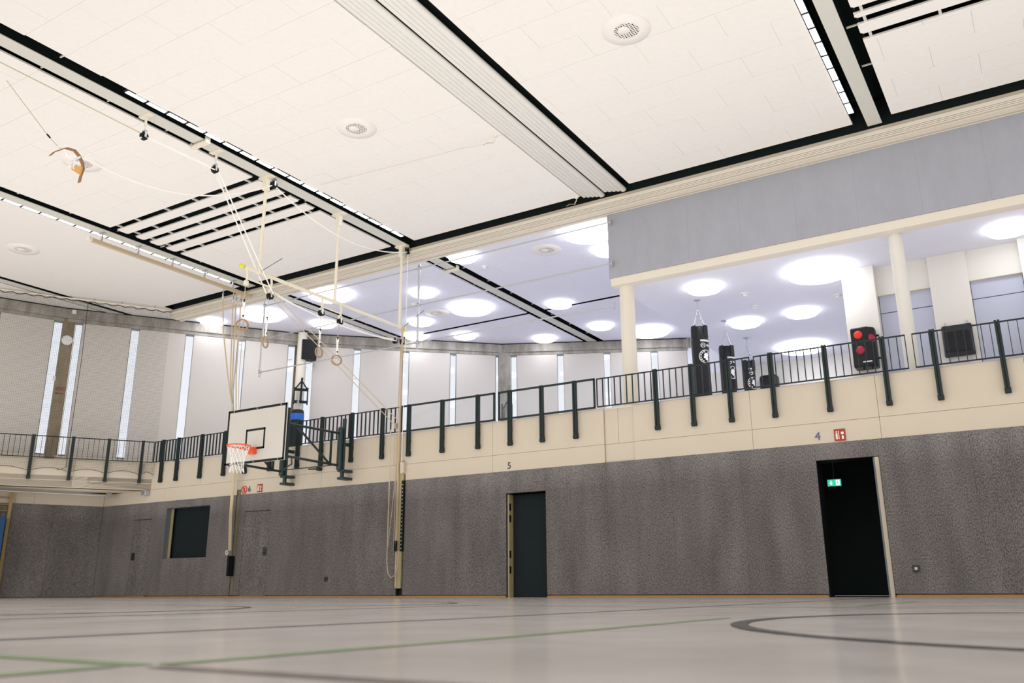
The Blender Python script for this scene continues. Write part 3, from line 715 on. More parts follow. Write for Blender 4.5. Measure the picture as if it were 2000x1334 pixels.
def railing(label, p, az, t0, t1, posts, glass=False, step=.125, ends=True):
    r = thing('gallery_railing', label, 'railing'); r.matrix_world = wallM(p[0], p[1], az)
    y0 = -.055
    s = .018 if glass else .011
    MB().box(t0, y0-s, 4.10, t1, y0+s, 4.10+2*s).build('top_rail', 'iron', r)
    MB().box(t0, y0-s, 3.565-2*s, t1, y0+s, 3.565).build('bottom_rail', 'iron', r)
    if glass:
        MB().box(t0, y0-s, 3.55, t0+.03, y0+s, 4.12).build('frame_stile', 'iron', r)
        MB().box(t1-.03, y0-s, 3.55, t1, y0+s, 4.12).build('frame_stile', 'iron', r)
        MB().box(t0+.03, y0-.003, 3.565, t1-.03, y0+.003, 4.10).build('glass_panel', 'rail_glass', r)
    else:
        n = max(1, round((t1-t0)/step)); st = (t1-t0-.012)/n
        for i in range(n+1): link('baluster', BAL, r, (t0+.006+i*st, y0, 0))
    for q in posts:
        o = link('post', PM, r, (q, 0, 0))
        for dx, z in ((-.02, 3.32), (.022, 3.32), (-.02, 3.06), (.022, 3.06)): 
            b_ = link('bolt', BM, o, (dx, .0, z))
    return r
W0 = (0, 15.0)
railing('left gallery railing with thin bars behind the net', LP0, LA, -4.3, -.06, [-4.2+.0, -3.0+.0, -2.06, -1.19, -.34])
railing('bar railing from the left corner to behind the backboard', W0, 90, -20.86, -15.30, [-20.49, -19.85, -18.9, -17.99, -17.2, -16.32, -15.38])
railing('bar railing between the backboard and the right wall pole', W0, 90, -15.26, -12.24, [-14.61, -13.66, -12.74])
railing('glass railing panel right of the wall pole', W0, 90, -12.19, -9.70, [-11.98, -11.06, -10.13], True)
railing('glass railing panel above the number 5', W0, 90, -9.61, -7.36, [-9.33, -8.57, -7.81], True)
railing('bar railing from the first gallery column to below the punching bags', W0, 90, -7.32, -4.28, [-6.09, -5.38, -4.68])
railing('bar railing above the number 4', W0, 90, -4.21, -1.70, [-3.91, -2.99, -2.06])
railing('bar railing at the right edge below the black wall pad', W0, 90, -1.60, 2.4, [-1.30, -.37, .55, 1.5])

# ------------------------------------------------------------------ punching bags
def bag(x, y, zb, zt, rad, lab, zc=6.2, em=True, mat='vinyl', rot=0):
    r = thing('punching_bag', lab, 'punching bag', (x, y, zb), rot); H = zt-zb
    prof = [(0, 0), (rad*.9, 0), (rad, .03), (rad, .3), (rad*.985, H*.6), (rad*1.02, H*.8), (rad*.98, H-.12), (rad*.93, H-.02), (rad*.9, H), (0, H-.01)]
    MB().lathe(prof, n=32).build('bag_body', mat, r)
    mb = MB()
    for k in range(4):
        a = PI/4+k*PI/2+.4; ax, ay = math.cos(a)*rad*.95, math.sin(a)*rad*.95
        bevel(MB().box(-.06, -.006, H-.25, .06, .014, H+.02, M=Matrix.Translation((ax, ay, 0)) @ Matrix.Rotation(a-PI/2, 4, 'Z')).build('hanging_flap', mat, r), .006)
    mb = MB(); apex = Vector((0, 0, H+.42))
    for k in range(4):
        a = PI/4+k*PI/2+.4; p0 = Vector((math.cos(a)*rad*.9, math.sin(a)*rad*.9, H)); L = (apex-p0).length; n = int(L/.045)
        for i in range(n):
            q = p0.lerp(apex, (i+.5)/n); d = (apex-p0).normalized(); side = d.cross(Vector((0, 0, 1))).normalized() if i % 2 else d.cross(d.cross(Vector((0, 0, 1)))).normalized()
            mb.tube([q+d*(-.026)+side*.0, q+side*.012, q+d*.026, q-side*.012], .0065, 4, closed=True)
    top = Vector((0, 0, zc-zb)); n = max(2, int((top-apex).length/.045))
    for i in range(n):
        q = apex.lerp(top, (i+.5)/n); side = Vector((1, 0, 0)) if i % 2 else Vector((0, 1, 0))
        mb.tube([q+Vector((0, 0, -.026)), q+side*.012, q+Vector((0, 0, .026)), q-side*.012], .0065, 4, closed=True)
    mb.build('chain', 'chrome', r)
    MB().lathe([(0, -.02), (.05, -.02), (.08, -.006), (.08, 0)], (0, 0, zc-zb), n=16).build('ceiling_hook', 'steel_grey', r)
    if em:
        # white print facing the hall, wrapped on the front-right of the bag
        face = math.radians(-36)
        def pt(u, z): a = face+u/rad; return Vector((math.cos(a)*(rad*1.025+.002), math.sin(a)*(rad*1.025+.002), z))
        zc_ = H*.60; mb = MB(); n = 32
        for i in range(n):
            a0, a1 = 2*PI*i/n, 2*PI*(i+1)/n; q = [pt(math.cos(t)*q_, zc_+math.sin(t)*q_) for t, q_ in ((a0, .15), (a1, .15), (a1, .137), (a0, .137))]
            mb.add(q, [(0, 1, 2, 3)])
        for i in range(14):
            if i in (3, 10): continue
            a0 = 2*PI*i/14; q = [pt(math.cos(t)*q_, zc_+math.sin(t)*q_) for t, q_ in ((a0, .125), (a0+.26, .125), (a0+.26, .10), (a0, .10))]
            mb.add(q, [(0, 1, 2, 3)])
        blob = [(.0, .085), (.05, .07), (.065, .03), (.045, -.01), (.06, -.05), (.03, -.085), (-.01, -.07), (-.02, -.04), (-.05, -.03), (-.055, .0), (-.035, .02), (-.045, .05)]
        mb.add([pt(u, zc_+v) for u, v in blob], [tuple(range(len(blob)))])
        mb.build('round_emblem', 'white', r)
        mb = MB()
        for i in range(9):
            u = -.10+i*.026; mb.add([pt(u, zc_+.335), pt(u+.02, zc_+.335), pt(u+.02, zc_+.375), pt(u, zc_+.375)], [(0, 1, 2, 3)])
        for i in range(n):
            a0, a1 = 2*PI*i/n, 2*PI*(i+1)/n; mb.add([pt(-.05+math.cos(t)*q_, zc_+.25+math.sin(t)*q_) for t, q_ in ((a0, .052), (a1, .052), (a1, .04), (a0, .04))], [(0, 1, 2, 3)])
        mb.add([pt(-.08, zc_+.245), pt(-.02, zc_+.245), pt(-.02, zc_+.26), pt(-.08, zc_+.26)], [(0, 1, 2, 3)])
        for i in range(3): mb.add([pt(.03+i*.03, zc_+.23), pt(.05+i*.03, zc_+.23), pt(.05+i*.03, zc_+.275), pt(.03+i*.03, zc_+.275)], [(0, 1, 2, 3)])
        mb.build('white_print', 'white', r)
    return r
bag(-6.0, 17.35, 3.85, 5.56, .185, 'tallest black punching bag with a round white emblem, nearest the first column')
bag(-6.0, 19.15, 3.95, 5.55, .175, 'middle black punching bag with white print behind the railing')
bag(-6.0, 20.85, 4.15, 5.58, .15, 'farthest small black punching bag behind the railing')
r = thing('boxing_glove_rack', 'low black padded block on the far gallery wall behind a railing post', 'pad', (-6.24, 23.6, 5.30))
bevel(MB().box(-.24, -.2, 0, .24, .14, .52).build('pad_body', 'vinyl', r), .08, 4)
MB().box(-.27, -.22, -.02, .27, .14, .03).build('shelf', 'black', r)
# blue striped bag at the facade column, with its wall rack
r = thing('punching_bag', 'black punching bag with a blue band hanging at the white facade column', 'punching bag', (-19.06, 18.42, 3.9))
MB().lathe([(0, 0), (.19, 0), (.2, .03), (.2, 1.18)], n=28).build('bag_body', 'vinyl', r)
MB().lathe([(.203, 1.18), (.206, 1.2), (.206, 1.36), (.203, 1.38)], n=28).build('blue_band', 'blue', r)
MB().lathe([(.2, 1.38), (.195, 1.46), (.17, 1.5), (0, 1.5)], n=28).build('bag_top', 'vinyl', r)
mb = MB()
for k in range(4):
    a = PI/4+k*PI/2; mb.tube([(.15*math.cos(a), .15*math.sin(a), 1.48), (0, 0, 1.80)], .008, 5)
mb.tube([(0, 0, 1.80), (0, 0, 1.88)], .012, 6); mb.build('chain', 'steel_grey', r)
r = thing('bag_rack', 'black steel wall rack above the blue banded punching bag', 'rack'); r.matrix_world = wallM(-19.17, 18.62, 43)
mb = MB()
for x in (-.20, .20): mb.box(x-.02, -.06, 5.62, x+.02, 0.02, 6.15)
mb.build('upright', 'iron', r); MB().box(-.2, -.05, 5.66, .2, 0, 5.74).box(-.2, -.05, 6.04, .2, 0, 6.12).build('crossbar', 'iron', r)
MB().tube([(-.18, -.03, 6.10), (.0, -.28, 6.3), (0.02, -.34, 6.38)], .022, 6).tube([(.18, -.03, 6.10), (.0, -.30, 6.3)], .022, 6).tube([(0, -.34, 6.38), (0, -.06, 5.7)], .03, 6).build('bag_arm', 'iron', r)
r = thing('bag_rack', 'black steel rack on the concrete pilaster behind the glass railing', 'rack'); r.matrix_world = wallM(-14.76, 23.36, 55)
for x in (-.1, .22): MB().box(x-.02, -.1, 5.2, x+.02, 0.02, 5.95).build('upright', 'iron', r)
MB().tube([(-.1, -.05, 5.75), (.1, -.3, 6.05), (.2, -.3, 6.3)], .022, 6).build('bag_arm', 'iron', r)
bevel(MB().box(-.12, -.25, 5.1, .22, 0, 5.26).build('foot_block', 'iron', r), .02)
bevel(MB().box(-.02, -.2, 5.26, .16, -.02, 5.8).build('pad_body', 'frame_grey', r), .03)
# wall pads on the gallery wall
r = thing('striking_pad', 'tall black wall pad with red dots on the white pier', 'pad', (-2.66, 17.18, 4.12), 0)
bevel(MB().prism([(-.21, -.02), (-.20, -.34), (.10, -.36), (.22, -.22), (.22, -.02)], 0, .78).build('pad_body', 'vinyl', r), .035, 3)
for (x, z, m_) in ((-.06, .63, 'red'), (-.05, .33, 'crimson')):
    MB().lathe([(0, .012), (.07, .010), (.078, 0)], n=24, M=Matrix.Translation((x, -.352, z)) @ Matrix.Rotation(PI/2, 4, 'X')).build('red_dot', m_, r)
MB().lathe([(0, .012), (.07, .010), (.078, 0)], n=24, M=Matrix.Translation((.168, -.285, .55)) @ Matrix.Rotation(math.radians(49), 4, 'Z') @ Matrix.Rotation(PI/2, 4, 'X')).build('red_dot', 'crimson', r)
MB().box(-.02, -.37, .08, .14, -.355, .10).build('white_stripe', 'white', r)
mb = MB()
for x in (-.03, .12): mb.box(x-.012, -.3, -.04, x+.012, -.25, .01)
for z in (.18, .62): mb.box(.21, -.1, z, .27, -.07, z+.03)
mb.build('buckle', 'black', r)
r = thing('striking_pad', 'square black wedge shaped wall pad beside the right lavender door', 'pad', (-1.08, 17.30, 4.18), 0)
vs = [(-.26, -.04, .0), (.26, -.04, .0), (.26, -.04, .62), (-.26, -.04, .62), (-.22, -.30, .05), (.22, -.30, .05), (.22, -.22, .44), (-.22, -.22, .44)]
o = MB().add(vs, [(0, 1, 2, 3), (4, 7, 6, 5), (0, 4, 5, 1), (1, 5, 6, 2), (2, 6, 7, 3), (3, 7, 4, 0)]).build('pad_body', 'vinyl', r); bevel(o, .03, 3)
mb = MB()
for x in (-.18, .18): mb.box(x-.015, -.05, .61, x+.015, -.02, .67).box(x-.015, -.05, -.05, x+.015, -.02, .01)
mb.build('mount_lug', 'steel_grey', r)
r = thing('striking_pad', 'black pad edge at the right border behind the railing', 'pad', (.22, 17.18, 3.95))
bevel(MB().box(-.12, -.3, 0, .3, 0, .55).build('pad_body', 'vinyl', r), .03, 3)
MB().box(-.14, -.2, .2, -.11, -.1, .26).build('buckle', 'black', r)
# loudspeaker at the facade, disc and signs on the pilaster
r = thing('loudspeaker', 'black loudspeaker mounted high on the facade right of the white column', 'speaker'); r.matrix_world = wallM(-19.36, 19.02, 43)
bevel(MB().box(-.22, -.38, 7.08, .24, -.02, 7.72).build('cabinet', 'black', r), .02, 3)
MB().box(-.228, -.30, 7.14, -.22, -.10, 7.36).box(-.228, -.30, 7.40, -.22, -.10, 7.60).build('side_plate', 'white', r)  # two white plates on the cabinet side
MB().box(-.05, -.04, 7.3, .05, .06, 7.5).build('wall_bracket', 'iron', r)
FM = faceM
r = tag(MB().lathe([(0, .02), (.10, .02), (.14, .012), (.145, 0)], n=32).build('wall_disc', 'white'), 'round white disc high on the brown pilaster', 'clock')
r.matrix_world = FM(-23.31, 13.47, 7.07, 30)
r = tag(bevel(MB().box(-.055, -.06, 0, .055, .06, .03).build('junction_box', 'white'), .006), 'small white box at the top of the brown pilaster', 'box'); r.matrix_world = FM(-23.20, 13.50, 7.90, 30)
r = thing('wc_sign', 'brown WC lettering with an arrow pointing left on the pilaster', 'sign'); r.matrix_world = FM(-23.325, 13.48, 5.6, 30)
text('lettering', 'WC', .16, 'wc_brown', r, Matrix.Translation((0, .04, 0)))
MB().box(-.06, -.090, 0, .12, -.072, .005).prism([(-.13, -.081), (-.05, -.118), (-.07, -.081), (-.05, -.044)], 0, .005).build('arrow', 'wc_brown', r)
r = tag(bevel(MB().box(-.035, -.07, 0, .035, .07, .02).build('notice_plate', 'white'), .004), 'small white notice beside the window at the brown pilaster', 'sign'); r.matrix_world = FM(-23.39, 13.30, 5.93, 26)

# ------------------------------------------------------------------ grey tube guard frame over the gallery edge
r = thing('guard_frame', 'thin grey tube frame of rails and poles spanning above the gallery railing', 'frame')
for x0, z in ((-17.20, 7.49), (-17.20, 6.57), (-17.18, 5.66)):
    MB().tube([(x0, 15.22, z), (-7.02, 15.22, z)], .016, 8).build('rail', 'steel_grey', r)
for x, z0, z1 in ((-12.0, 5.50, 7.60), (-17.20, 5.52, 7.62)):
    p = MB().tube([(x, 15.20, z0), (x, 15.20, z1)], .028, 10).build('pole', 'chrome', r)
    for z in (5.66, 6.57, 7.49): MB().lathe([(0, -.04), (.04, -.04), (.04, .04), (0, .04)], (x, 15.2, z), n=10).build('clamp', 'steel_grey', p)
for z in (6.57, 5.66, 7.49): MB().box(-7.03, 15.2, z-.06, -7.0, 15.26, z+.06).build('end_plate', 'steel_grey', r)

# ------------------------------------------------------------------ ring frame
XR = -12.27
def hanger(parent, y, zb, dz=0):
    MB().box(XR-.16, y-.05, ZC-.05, XR+.16, y+.05, ZC-.02).box(XR-.025, y-.05, zb, XR+.025, y-.03, ZC-.05).build('hanger', 'ivory', parent)
r = thing('ring_frame', 'cream steel bar on three rods that carries the gymnastic rings', 'frame')
MB().tube([(XR, 10.28, 5.985), (XR, 15.0, 5.985)], .035, 12).build('cross_bar', 'ivory', r)
MB().lathe([(0, -.04), (.042, -.04), (.042, .04), (0, .04)], n=12, M=Matrix.Translation((XR, 10.22, 5.985)) @ Matrix.Rotation(PI/2, 4, 'X')).build('end_cap', 'yellow', r)
MB().lathe([(0, -.04), (.042, -.04), (.042, .04), (0, .04)], n=12, M=Matrix.Translation((XR, 15.02, 5.985)) @ Matrix.Rotation(PI/2, 4, 'X')).build('end_cap', 'yellow', r)
for y in (10.64, 12.71, 14.86):
    o = MB().tube([(XR, y, 5.98), (XR, y, 7.72)], .032, 12).build('rod', 'ivory', r)
    MB().box(XR-.05, y-.05, 7.7, XR+.05, y+.05, 7.98).box(XR-.17, y-.06, 7.965, XR+.17, y+.06, 8.0).build('clamp', 'ivory', o)
    MB().lathe([(.045, -.05), (.045, .05)], (XR, y, 5.985), n=10).build('socket', 'ivory', o)
for ya, yb in ((10.35, 10.95), (12.34, 12.90)):
    mb = MB().tube([(XR, ya, 5.78), (XR, yb, 5.78)], .018, 8)
    for y in (ya, yb): mb.tube([(XR, y, 5.97), (XR+.02, y, 5.85), (XR, y, 5.68)], .022, 6).box(XR-.03, y-.035, 5.64, XR+.03, y+.035, 5.73)
    mb.build('spreader', 'ivory', r)
def pulley(y, z, lab, x=XR, top=True):
    p = thing('rope_pulley', lab, 'pulley', (x, y, z))
    MB().lathe([(0, -.02), (.05, -.025), (.07, -.03), (.06, 0), (.07, .03), (.05, .025), (0, .02)], n=18, M=Matrix.Rotation(PI/2, 4, 'Y')).build('wheel', 'black', p)
    MB().box(-.045, -.02, -.03, -.035, .02, .10).box(.035, -.02, -.03, .045, .02, .10).box(-.045, -.02, .09, .045, .02, .11).build('cheek', 'chrome', p)
    if top:
        mb = MB()
        for i in range(3): mb.tube([(0, 0, .10+.05*i), (.02 if i % 2 else 0, 0 if i % 2 else .02, .13+.05*i), (0, 0, .16+.05*i), (-.02 if i % 2 else 0, 0 if i % 2 else -.02, .13+.05*i)], .007, 5, closed=True)
        mb.build('chain', 'rope_white', p)
        MB().box(-.025, -.01, .20, .025, .01, ZC-z-.03).box(-.15, -.05, ZC-z-.045, .15, .05, ZC-z-.02).build('hanger', 'ivory', p)
    return p
pulley(7.92, 7.60, 'black pulley on a chain at the near end of the ring beam')
pulley(9.41, 7.62, 'black pulley on a chain left of the first ring rod')
pulley(10.76, 7.86, 'cream pulley block at the top of the first ring rod', XR+.08, False)
pulley(14.95, 7.86, 'cream pulley block at the top of the last ring rod', XR+.12, False)
pulley(10.95, 5.60, 'black pulley under the second ring hook', XR, False)
pulley(12.34, 5.64, 'black pulley under the third ring hook', XR, False)
pulley(12.90, 5.60, 'black pulley under the fourth ring hook', XR, False)
pulley(14.72, 5.62, 'left black pulley at the far end of the ring bar', XR, False)
pulley(14.98, 5.66, 'right black pulley at the far end of the ring bar', XR, False)
pos = ['leftmost wooden gymnastic ring in front of a big disc lamp', 'second wooden gymnastic ring from the left, turned edge on', 'third wooden gymnastic ring from the left beside the loudspeaker', 'rightmost wooden gymnastic ring on the grey tube']
for (y, z, rz), lab in zip(((10.34, 4.86, -.72), (10.92, 4.67, .34), (12.34, 4.80, .05), (12.86, 4.75, -.6)), pos):
    o = thing('gymnastic_ring', lab, 'gymnastic ring', (XR, y, z))
    Mr = Matrix.Rotation(rz, 4, 'Z')
    MB().tube([(0, .102*math.cos(2*PI*i/28), .102*math.sin(2*PI*i/28)) for i in range(28)], .0165, 8, closed=True, M=Mr).build('ring', 'wood_ring', o)
    MB().box(-.010, -.018, .085, .010, .018, .42, M=Mr).box(-.014, -.024, .40, .014, .024, .47, M=Mr).build('strap', 'rope_white', o)
    MB().box(-.016, -.012, .44, .016, .012, .50, M=Mr).box(-.014, -.01, .16, .014, .02, .19, M=Mr).build('buckle', 'black', o)
    mb = MB(); zt = 5.62-z
    mb.tube([(0, 0, .47), (0, .0, zt)], .007, 6)
    for i in range(3): mb.tube([(0, 0, .50+.05*i), (.012, 0, .525+.05*i), (0, 0, .55+.05*i), (-.012, 0, .525+.05*i)], .005, 4, closed=True)
    mb.build('cable', 'chrome' if y == 10.92 else 'rope_hemp', o)
def rope(pts, rad, mat, lab, name='rope'):
    return tag(MB().tube(pts, rad, 6).build(name, mat), lab, 'rope')
rope([(XR-.02, 2.5, 7.72), (XR-.02, 5.0, 7.68), (XR-.02, 7.86, 7.64)], .009, 'rope_hemp', 'thin rope running along the ring beam to the near pulley')
rope([(XR-.03, 7.96, 7.63), (XR-.03, 9.38, 7.66)], .0125, 'rope_white', 'upper one of the twin ropes between the two chain pulleys')
rope([(XR+.03, 7.96, 7.58), (XR+.03, 9.38, 7.60)], .0125, 'rope_white', 'lower one of the twin ropes between the two chain pulleys')
rope([(XR-.03, 9.46, 7.58), (XR-.03, 10.88, 5.64)], .0125, 'rope_white', 'left one of the twin ropes slanting from the chain pulley to the second ring')
rope([(XR+.05, 9.46, 7.58), (XR+.05, 10.98, 5.64)], .0125, 'rope_white', 'right one of the twin ropes slanting from the chain pulley to the second ring')
rope([(XR-.03, 11.0, 5.60), (XR-.03, 14.80, 3.72)], .009, 'rope_hemp', 'lower twin rope slanting down to the wall anchor beside the railing')
rope([(XR+.05, 11.0, 5.66), (XR+.05, 14.84, 3.80)], .009, 'rope_hemp', 'upper twin rope slanting down to the wall anchor beside the railing')
rope(sag((XR, 10.95, 5.72), (XR, 14.72, 5.66), .17), .0125, 'rope_white', 'slack rope sagging from the second ring hook to the far pulleys')
rope(sag((XR+.03, 10.95, 5.66), (XR+.03, 14.72, 5.62), .12), .0125, 'rope_white', 'slack rope just above the lowest one under the ring bar')
rope(sag((XR, 12.95, 5.60), (XR, 14.72, 5.62), .05), .0125, 'rope_white', 'short rope from the fourth ring hook to the far pulleys')
rope(sag((XR, 6.93, 6.76), (XR+.08, 10.74, 7.84), .42, 24), .0125, 'rope_white', 'white rope sagging from the leather strap to the first ring rod')
rope(sag((XR+.08, 10.80, 7.84), (XR+.12, 14.93, 7.84), .42, 24), .0125, 'rope_white', 'white rope sagging between the tops of the ring rods')
rope([(XR, 6.93, 6.78), (XR, 7.88, 7.56)], .0125, 'rope_white', 'white rope rising from the leather strap to the near pulley')
rope([(-12.3, 6.52, 6.77), (-12.3, 6.34, 6.88), (-13.15, 6.02, 7.95)], .006, 'rope_hemp', 'thin cable rising from the leather strap to the upper left')
rope([(XR+.13, 14.93, 7.78), (XR+.13, 14.93, 2.6)], .008, 'rope_white', 'white rope hanging straight from the last ring rod down the wall')
rope([(XR-.0, 14.93, 5.55), (XR-.02, 14.93, 3.2), (XR-.02, 14.93, .95)], .010, 'rope_hemp', 'tan rope hanging in front of the wall pole')
rope([(XR+.06, 14.9, 5.55), (XR+.05, 14.9, 3.2), (XR+.05, 14.9, 1.1)], .010, 'rope_hemp', 'second tan rope hanging in front of the wall pole')
rope([(XR-.12, 14.82, 3.60), (XR-.13, 14.85, 2.2), (XR-.13, 14.85, .75), (XR-.10, 14.86, .50), (XR-.02, 14.87, .40), (XR+.08, 14.88, .45), (XR+.14, 14.89, .62), (XR+.15, 14.9, .95)], .013, 'rope_hemp', 'thick slack rope looping low beside the right wall channel')
rope([(XR-.12, 14.86, 1.05), (XR-.05, 14.88, 1.9), (XR+.01, 14.9, 2.8)], .007, 'rope_hemp', 'thin cord slanting between the loop rope and the wall pole')
# wires with springs
rope([(XR+.02, 10.66, 6.01), (XR+.43, 10.80, 6.24)], .006, 'iron', 'dark wire with a tensioner rising from the first rod', 'tension_wire')
rope([(XR+.1, 14.9, 5.99), (XR+.63, 14.95, 6.30)], .006, 'iron', 'dark wire with a tensioner at the far end of the ring bar', 'tension_wire')
# knotted leather strap
def ribbon(pts, wdv, th, name, mat, parent):
    P = [Vector(p) for p in pts]; mb = MB(); vs = []; n = len(P); W = Vector(wdv)
    for i, p in enumerate(P):
        d = (P[min(i+1, n-1)]-P[max(i-1, 0)]).normalized(); k = W.cross(d).normalized()*th
        vs += [p+W+k, p-W+k, p-W-k, p+W-k]
    fs = [(0, 1, 2, 3), tuple(4*(n-1)+j for j in (3, 2, 1, 0))]
    for i in range(n-1):
        for j in range(4): fs.append((4*i+j, 4*i+4+j, 4*i+4+(j+1) % 4, 4*i+(j+1) % 4))
    return mb.add(vs, fs).build(name, mat, parent)
SLING = [(0, -.27, -.03), (0, -.22, .05), (0, -.13, .13), (0, -.04, .20), (0, .09, .22), (0, .18, .16), (0, .25, .06), (0, .275, -.03), (0, .25, -.16), (0, .24, -.27)]
r = thing('leather_sling', 'brown leather strap knotted with white rope hanging below the ceiling at the upper left', 'strap', (-12.3, 6.7, 6.6))
ribbon(SLING, (.034, 0, .0), .007, 'strap', 'leather', r)
mb = MB()
for k, (a, c_) in enumerate((((0, -.18, .17), (0, .10, .07)), ((0, .11, .07), (0, .05, -.08)), ((0, .22, .17), (0, .10, .06)), ((.01, .10, .05), (.01, .12, -.09)))):
    a = Vector(a); c_ = Vector(c_); mb.tube([a, a.lerp(c_, .35)+Vector((.02, .01, .015)), a.lerp(c_, .7)-Vector((.02, .01, .01)), c_], .018, 6)
mb.build('knot', 'rope_white', r)
MB().prism([(-.045, 0), (.045, 0), (.075, .17), (-.075, .17)], -.006, .006, M=Matrix.Translation((0, .09, -.07)) @ Matrix.Rotation(-PI/2, 4, 'X') @ Matrix.Rotation(0, 4, 'Y') @ Matrix(((0, 0, 1, 0), (1, 0, 0, 0), (0, 1, 0, 0), (0, 0, 0, 1)))).build('tag', 'tag_orange', r)
MB().tube([(0, -.37, .29), (0, -.31, .25)], .014, 6).build('clip', 'black', r)
for (x, y, lab) in ((-7.6, 11.74, 'cream ceiling hook with a dangling cord left of the partition'), (-7.57, 14.80, 'cream ceiling hook with a loose cord at the lower end of the partition')):
    r = thing('ceiling_hook', lab, 'hook', (x, y, ZC))
    MB().lathe([(0, -.02), (.03, -.02), (.04, 0)], n=12).build('base', 'ivory', r)
    MB().tube([(0, 0, -.02), (-.01, .0, -.08), (-.03, -.02, -.12), (-.02, -.04, -.16)], .010, 6).build('hook_arm', 'ivory', r)
    MB().tube([(-.02, -.04, -.16), (-.1, -.12, -.17), (-.16, -.16, -.22)], .006, 5).build('cord', 'rope_hemp', r)
rope([(-7.64, 11.66, ZC-.17), (-8.3, 11.62, ZC-.12), (-11.6, 11.45, ZC-.03)], .003, 'rope_hemp', 'thin wire along the ceiling tiles left of the partition hook', 'ceiling_wire')

# ------------------------------------------------------------------ climbing rope rail
XL = -17.52
r = thing('rope_rail', 'long tan rail below the left beam that carries the climbing ropes', 'rail')
bevel(MB().box(XL-.04, 10.35, 7.70, XL+.04, 14.97, 7.79).build('rail_beam', 'rope_hemp', r), .01)
bevel(MB().box(XL-.05, 10.26, 7.71, XL+.05, 10.36, 7.80).build('end_cap', 'ivory', r), .015)
for y in (10.59, 11.53, 12.48, 13.44, 14.35): MB().box(XL-.02, y-.015, 7.78, XL+.02, y+.015, 8.0).box(XL-.10, y-.03, 7.985, XL+.10, y+.03, 8.0).build('hanger', 'steel_grey', r)
for i, (y, lab) in enumerate(((14.07, 'leftmost climbing rope bowing out from its rail'), (14.40, 'second climbing rope from the left'), (14.50, 'third climbing rope from the left'), (14.66, 'fourth climbing rope nearest the ring frame'), (14.8, 'rightmost thin climbing rope at the rail end'))):
    r = thing('climbing_rope', lab, 'rope', (XL, y, 7.7), 0)
    MB().tube([(0, 0, .02), (0, 0, -.10)], .014, 6).lathe([(.0, -.12), (.022, -.12), (.022, -.3), (0, -.3)], n=10).build('swivel', 'chrome', r)
    dx = .06+.02*i; yb = 14.80-y
    pts = [(0, 0, -.28), (.02, yb*.12, -1.1), (.04, yb*.45, -2.2), (dx, yb*.85, -3.3), (dx+.02, yb, -4.6), (dx+.04, yb, -5.8), (dx+.05, yb+.05, -6.6)]
    if i > 0: pts = [(0, 0, -.28), (.01, yb*.3, -2.2), (dx, yb*.8, -3.8), (dx+.02, yb, -4.8), (dx+.04, yb, -5.8), (dx+.05, yb+.05, -6.6)]
    MB().tube(pts, .016 if i < 4 else .009, 8).build('rope_strand', 'rope_hemp', r)
r = thing('rope_cleat', 'black cleat tying the climbing ropes in the left wall channel', 'cleat', (-17.39, 14.93, 1.0))
bevel(MB().box(-.03, -.10, -.5, .03, .1, -.02).build('cleat_bar', 'black', r), .008)
MB().tube([(-.04, -.13, .0), (.05, -.15, .05), (.02, -.17, .11), (-.05, -.15, .07), (-.04, -.13, .02)], .016, 6).build('knot', 'rope_white', r)
r = thing('wall_pole', 'cream climbing pole standing in the right wall channel', 'pole', (XR+.03, 14.97, 0))
MB().tube([(0, 0, .2), (0, -.02, 3.3), (0, -.03, 6.0)], .022, 10).build('pole_tube', 'rope_hemp', r)
bevel(MB().box(-.01, .0, .18, .13, .12, 2.9).build('channel', 'olive', r), .01)
bevel(MB().box(.10, -.02, .95, .17, .1, 2.46).build('ratchet_strip', 'black', r), .005)
mb = MB()
for i in range(18): mb.box(.125, -.026, 1.0+i*.08, .145, -.02, 1.02+i*.08)
mb.build('ratchet_hole', 'beam_grey', r)
bevel(MB().box(.07, -.06, 2.62, .17, .03, 2.86).build('cover_box', 'cream', r), .01)
bevel(MB().box(-.03, -.08, .95, .04, -.02, 1.18).build('winch', 'black', r), .02)
MB().box(-.07, -.12, 3.62, -.03, -.06, 3.74).build('anchor', 'olive', r)

# ------------------------------------------------------------------ basketball backboard
BX, BY = -14.275, 12.63
r = thing('basketball_hoop', 'wall mounted white basketball backboard with orange rim on dark green swing arms', 'basketball hoop', (BX, BY, 0))
bd = bevel(MB().box(-.90, 0, 2.745, .90, .03, 3.945).build('backboard', 'board_white', r), .004)
mb = MB(); t = .05; y0 = -.003
for q in ((-.90, 2.745, .90, 2.745+t), (-.90, 3.945-t, .90, 3.945), (-.90, 2.745, -.90+t, 3.945), (.90-t, 2.745, .90, 3.945)): mb.box(q[0]+.0, y0, q[1]+.0, q[2], .001, q[3])
mb.build('border_line', 'black', bd)
mb = MB(); t = .045
for q in ((-.295, 3.03, .295, 3.03+t), (-.295, 3.48-t, .295, 3.48), (-.295, 3.03, -.295+t, 3.48), (.295-t, 3.03, .295, 3.48)): mb.box(q[0], y0, q[1], q[2], .001, q[3])
mb.build('target_square', 'black', bd)
mb = MB()
for x in (-.72, 0, .72):
    for z in (2.77, 3.92): mb.lathe([(0, .012), (.013, .008), (.013, 0)], n=8, M=Matrix.Translation((x, -.003, z)) @ Matrix.Rotation(PI/2, 4, 'X'))
mb.build('bolt', 'chrome', bd)
RC = (0, -.42, 3.05)
rm = MB().tube([(RC[0]+.235*math.cos(2*PI*i/36), RC[1]+.235*math.sin(2*PI*i/36), RC[2]) for i in range(36)], .014, 8, closed=True).build('rim', 'orange', r)
mb = MB().tube([(-.10, -.06, 3.0), (-.16, -.25, 3.03)], .009, 6).tube([(.10, -.06, 3.0), (.16, -.25, 3.03)], .009, 6)
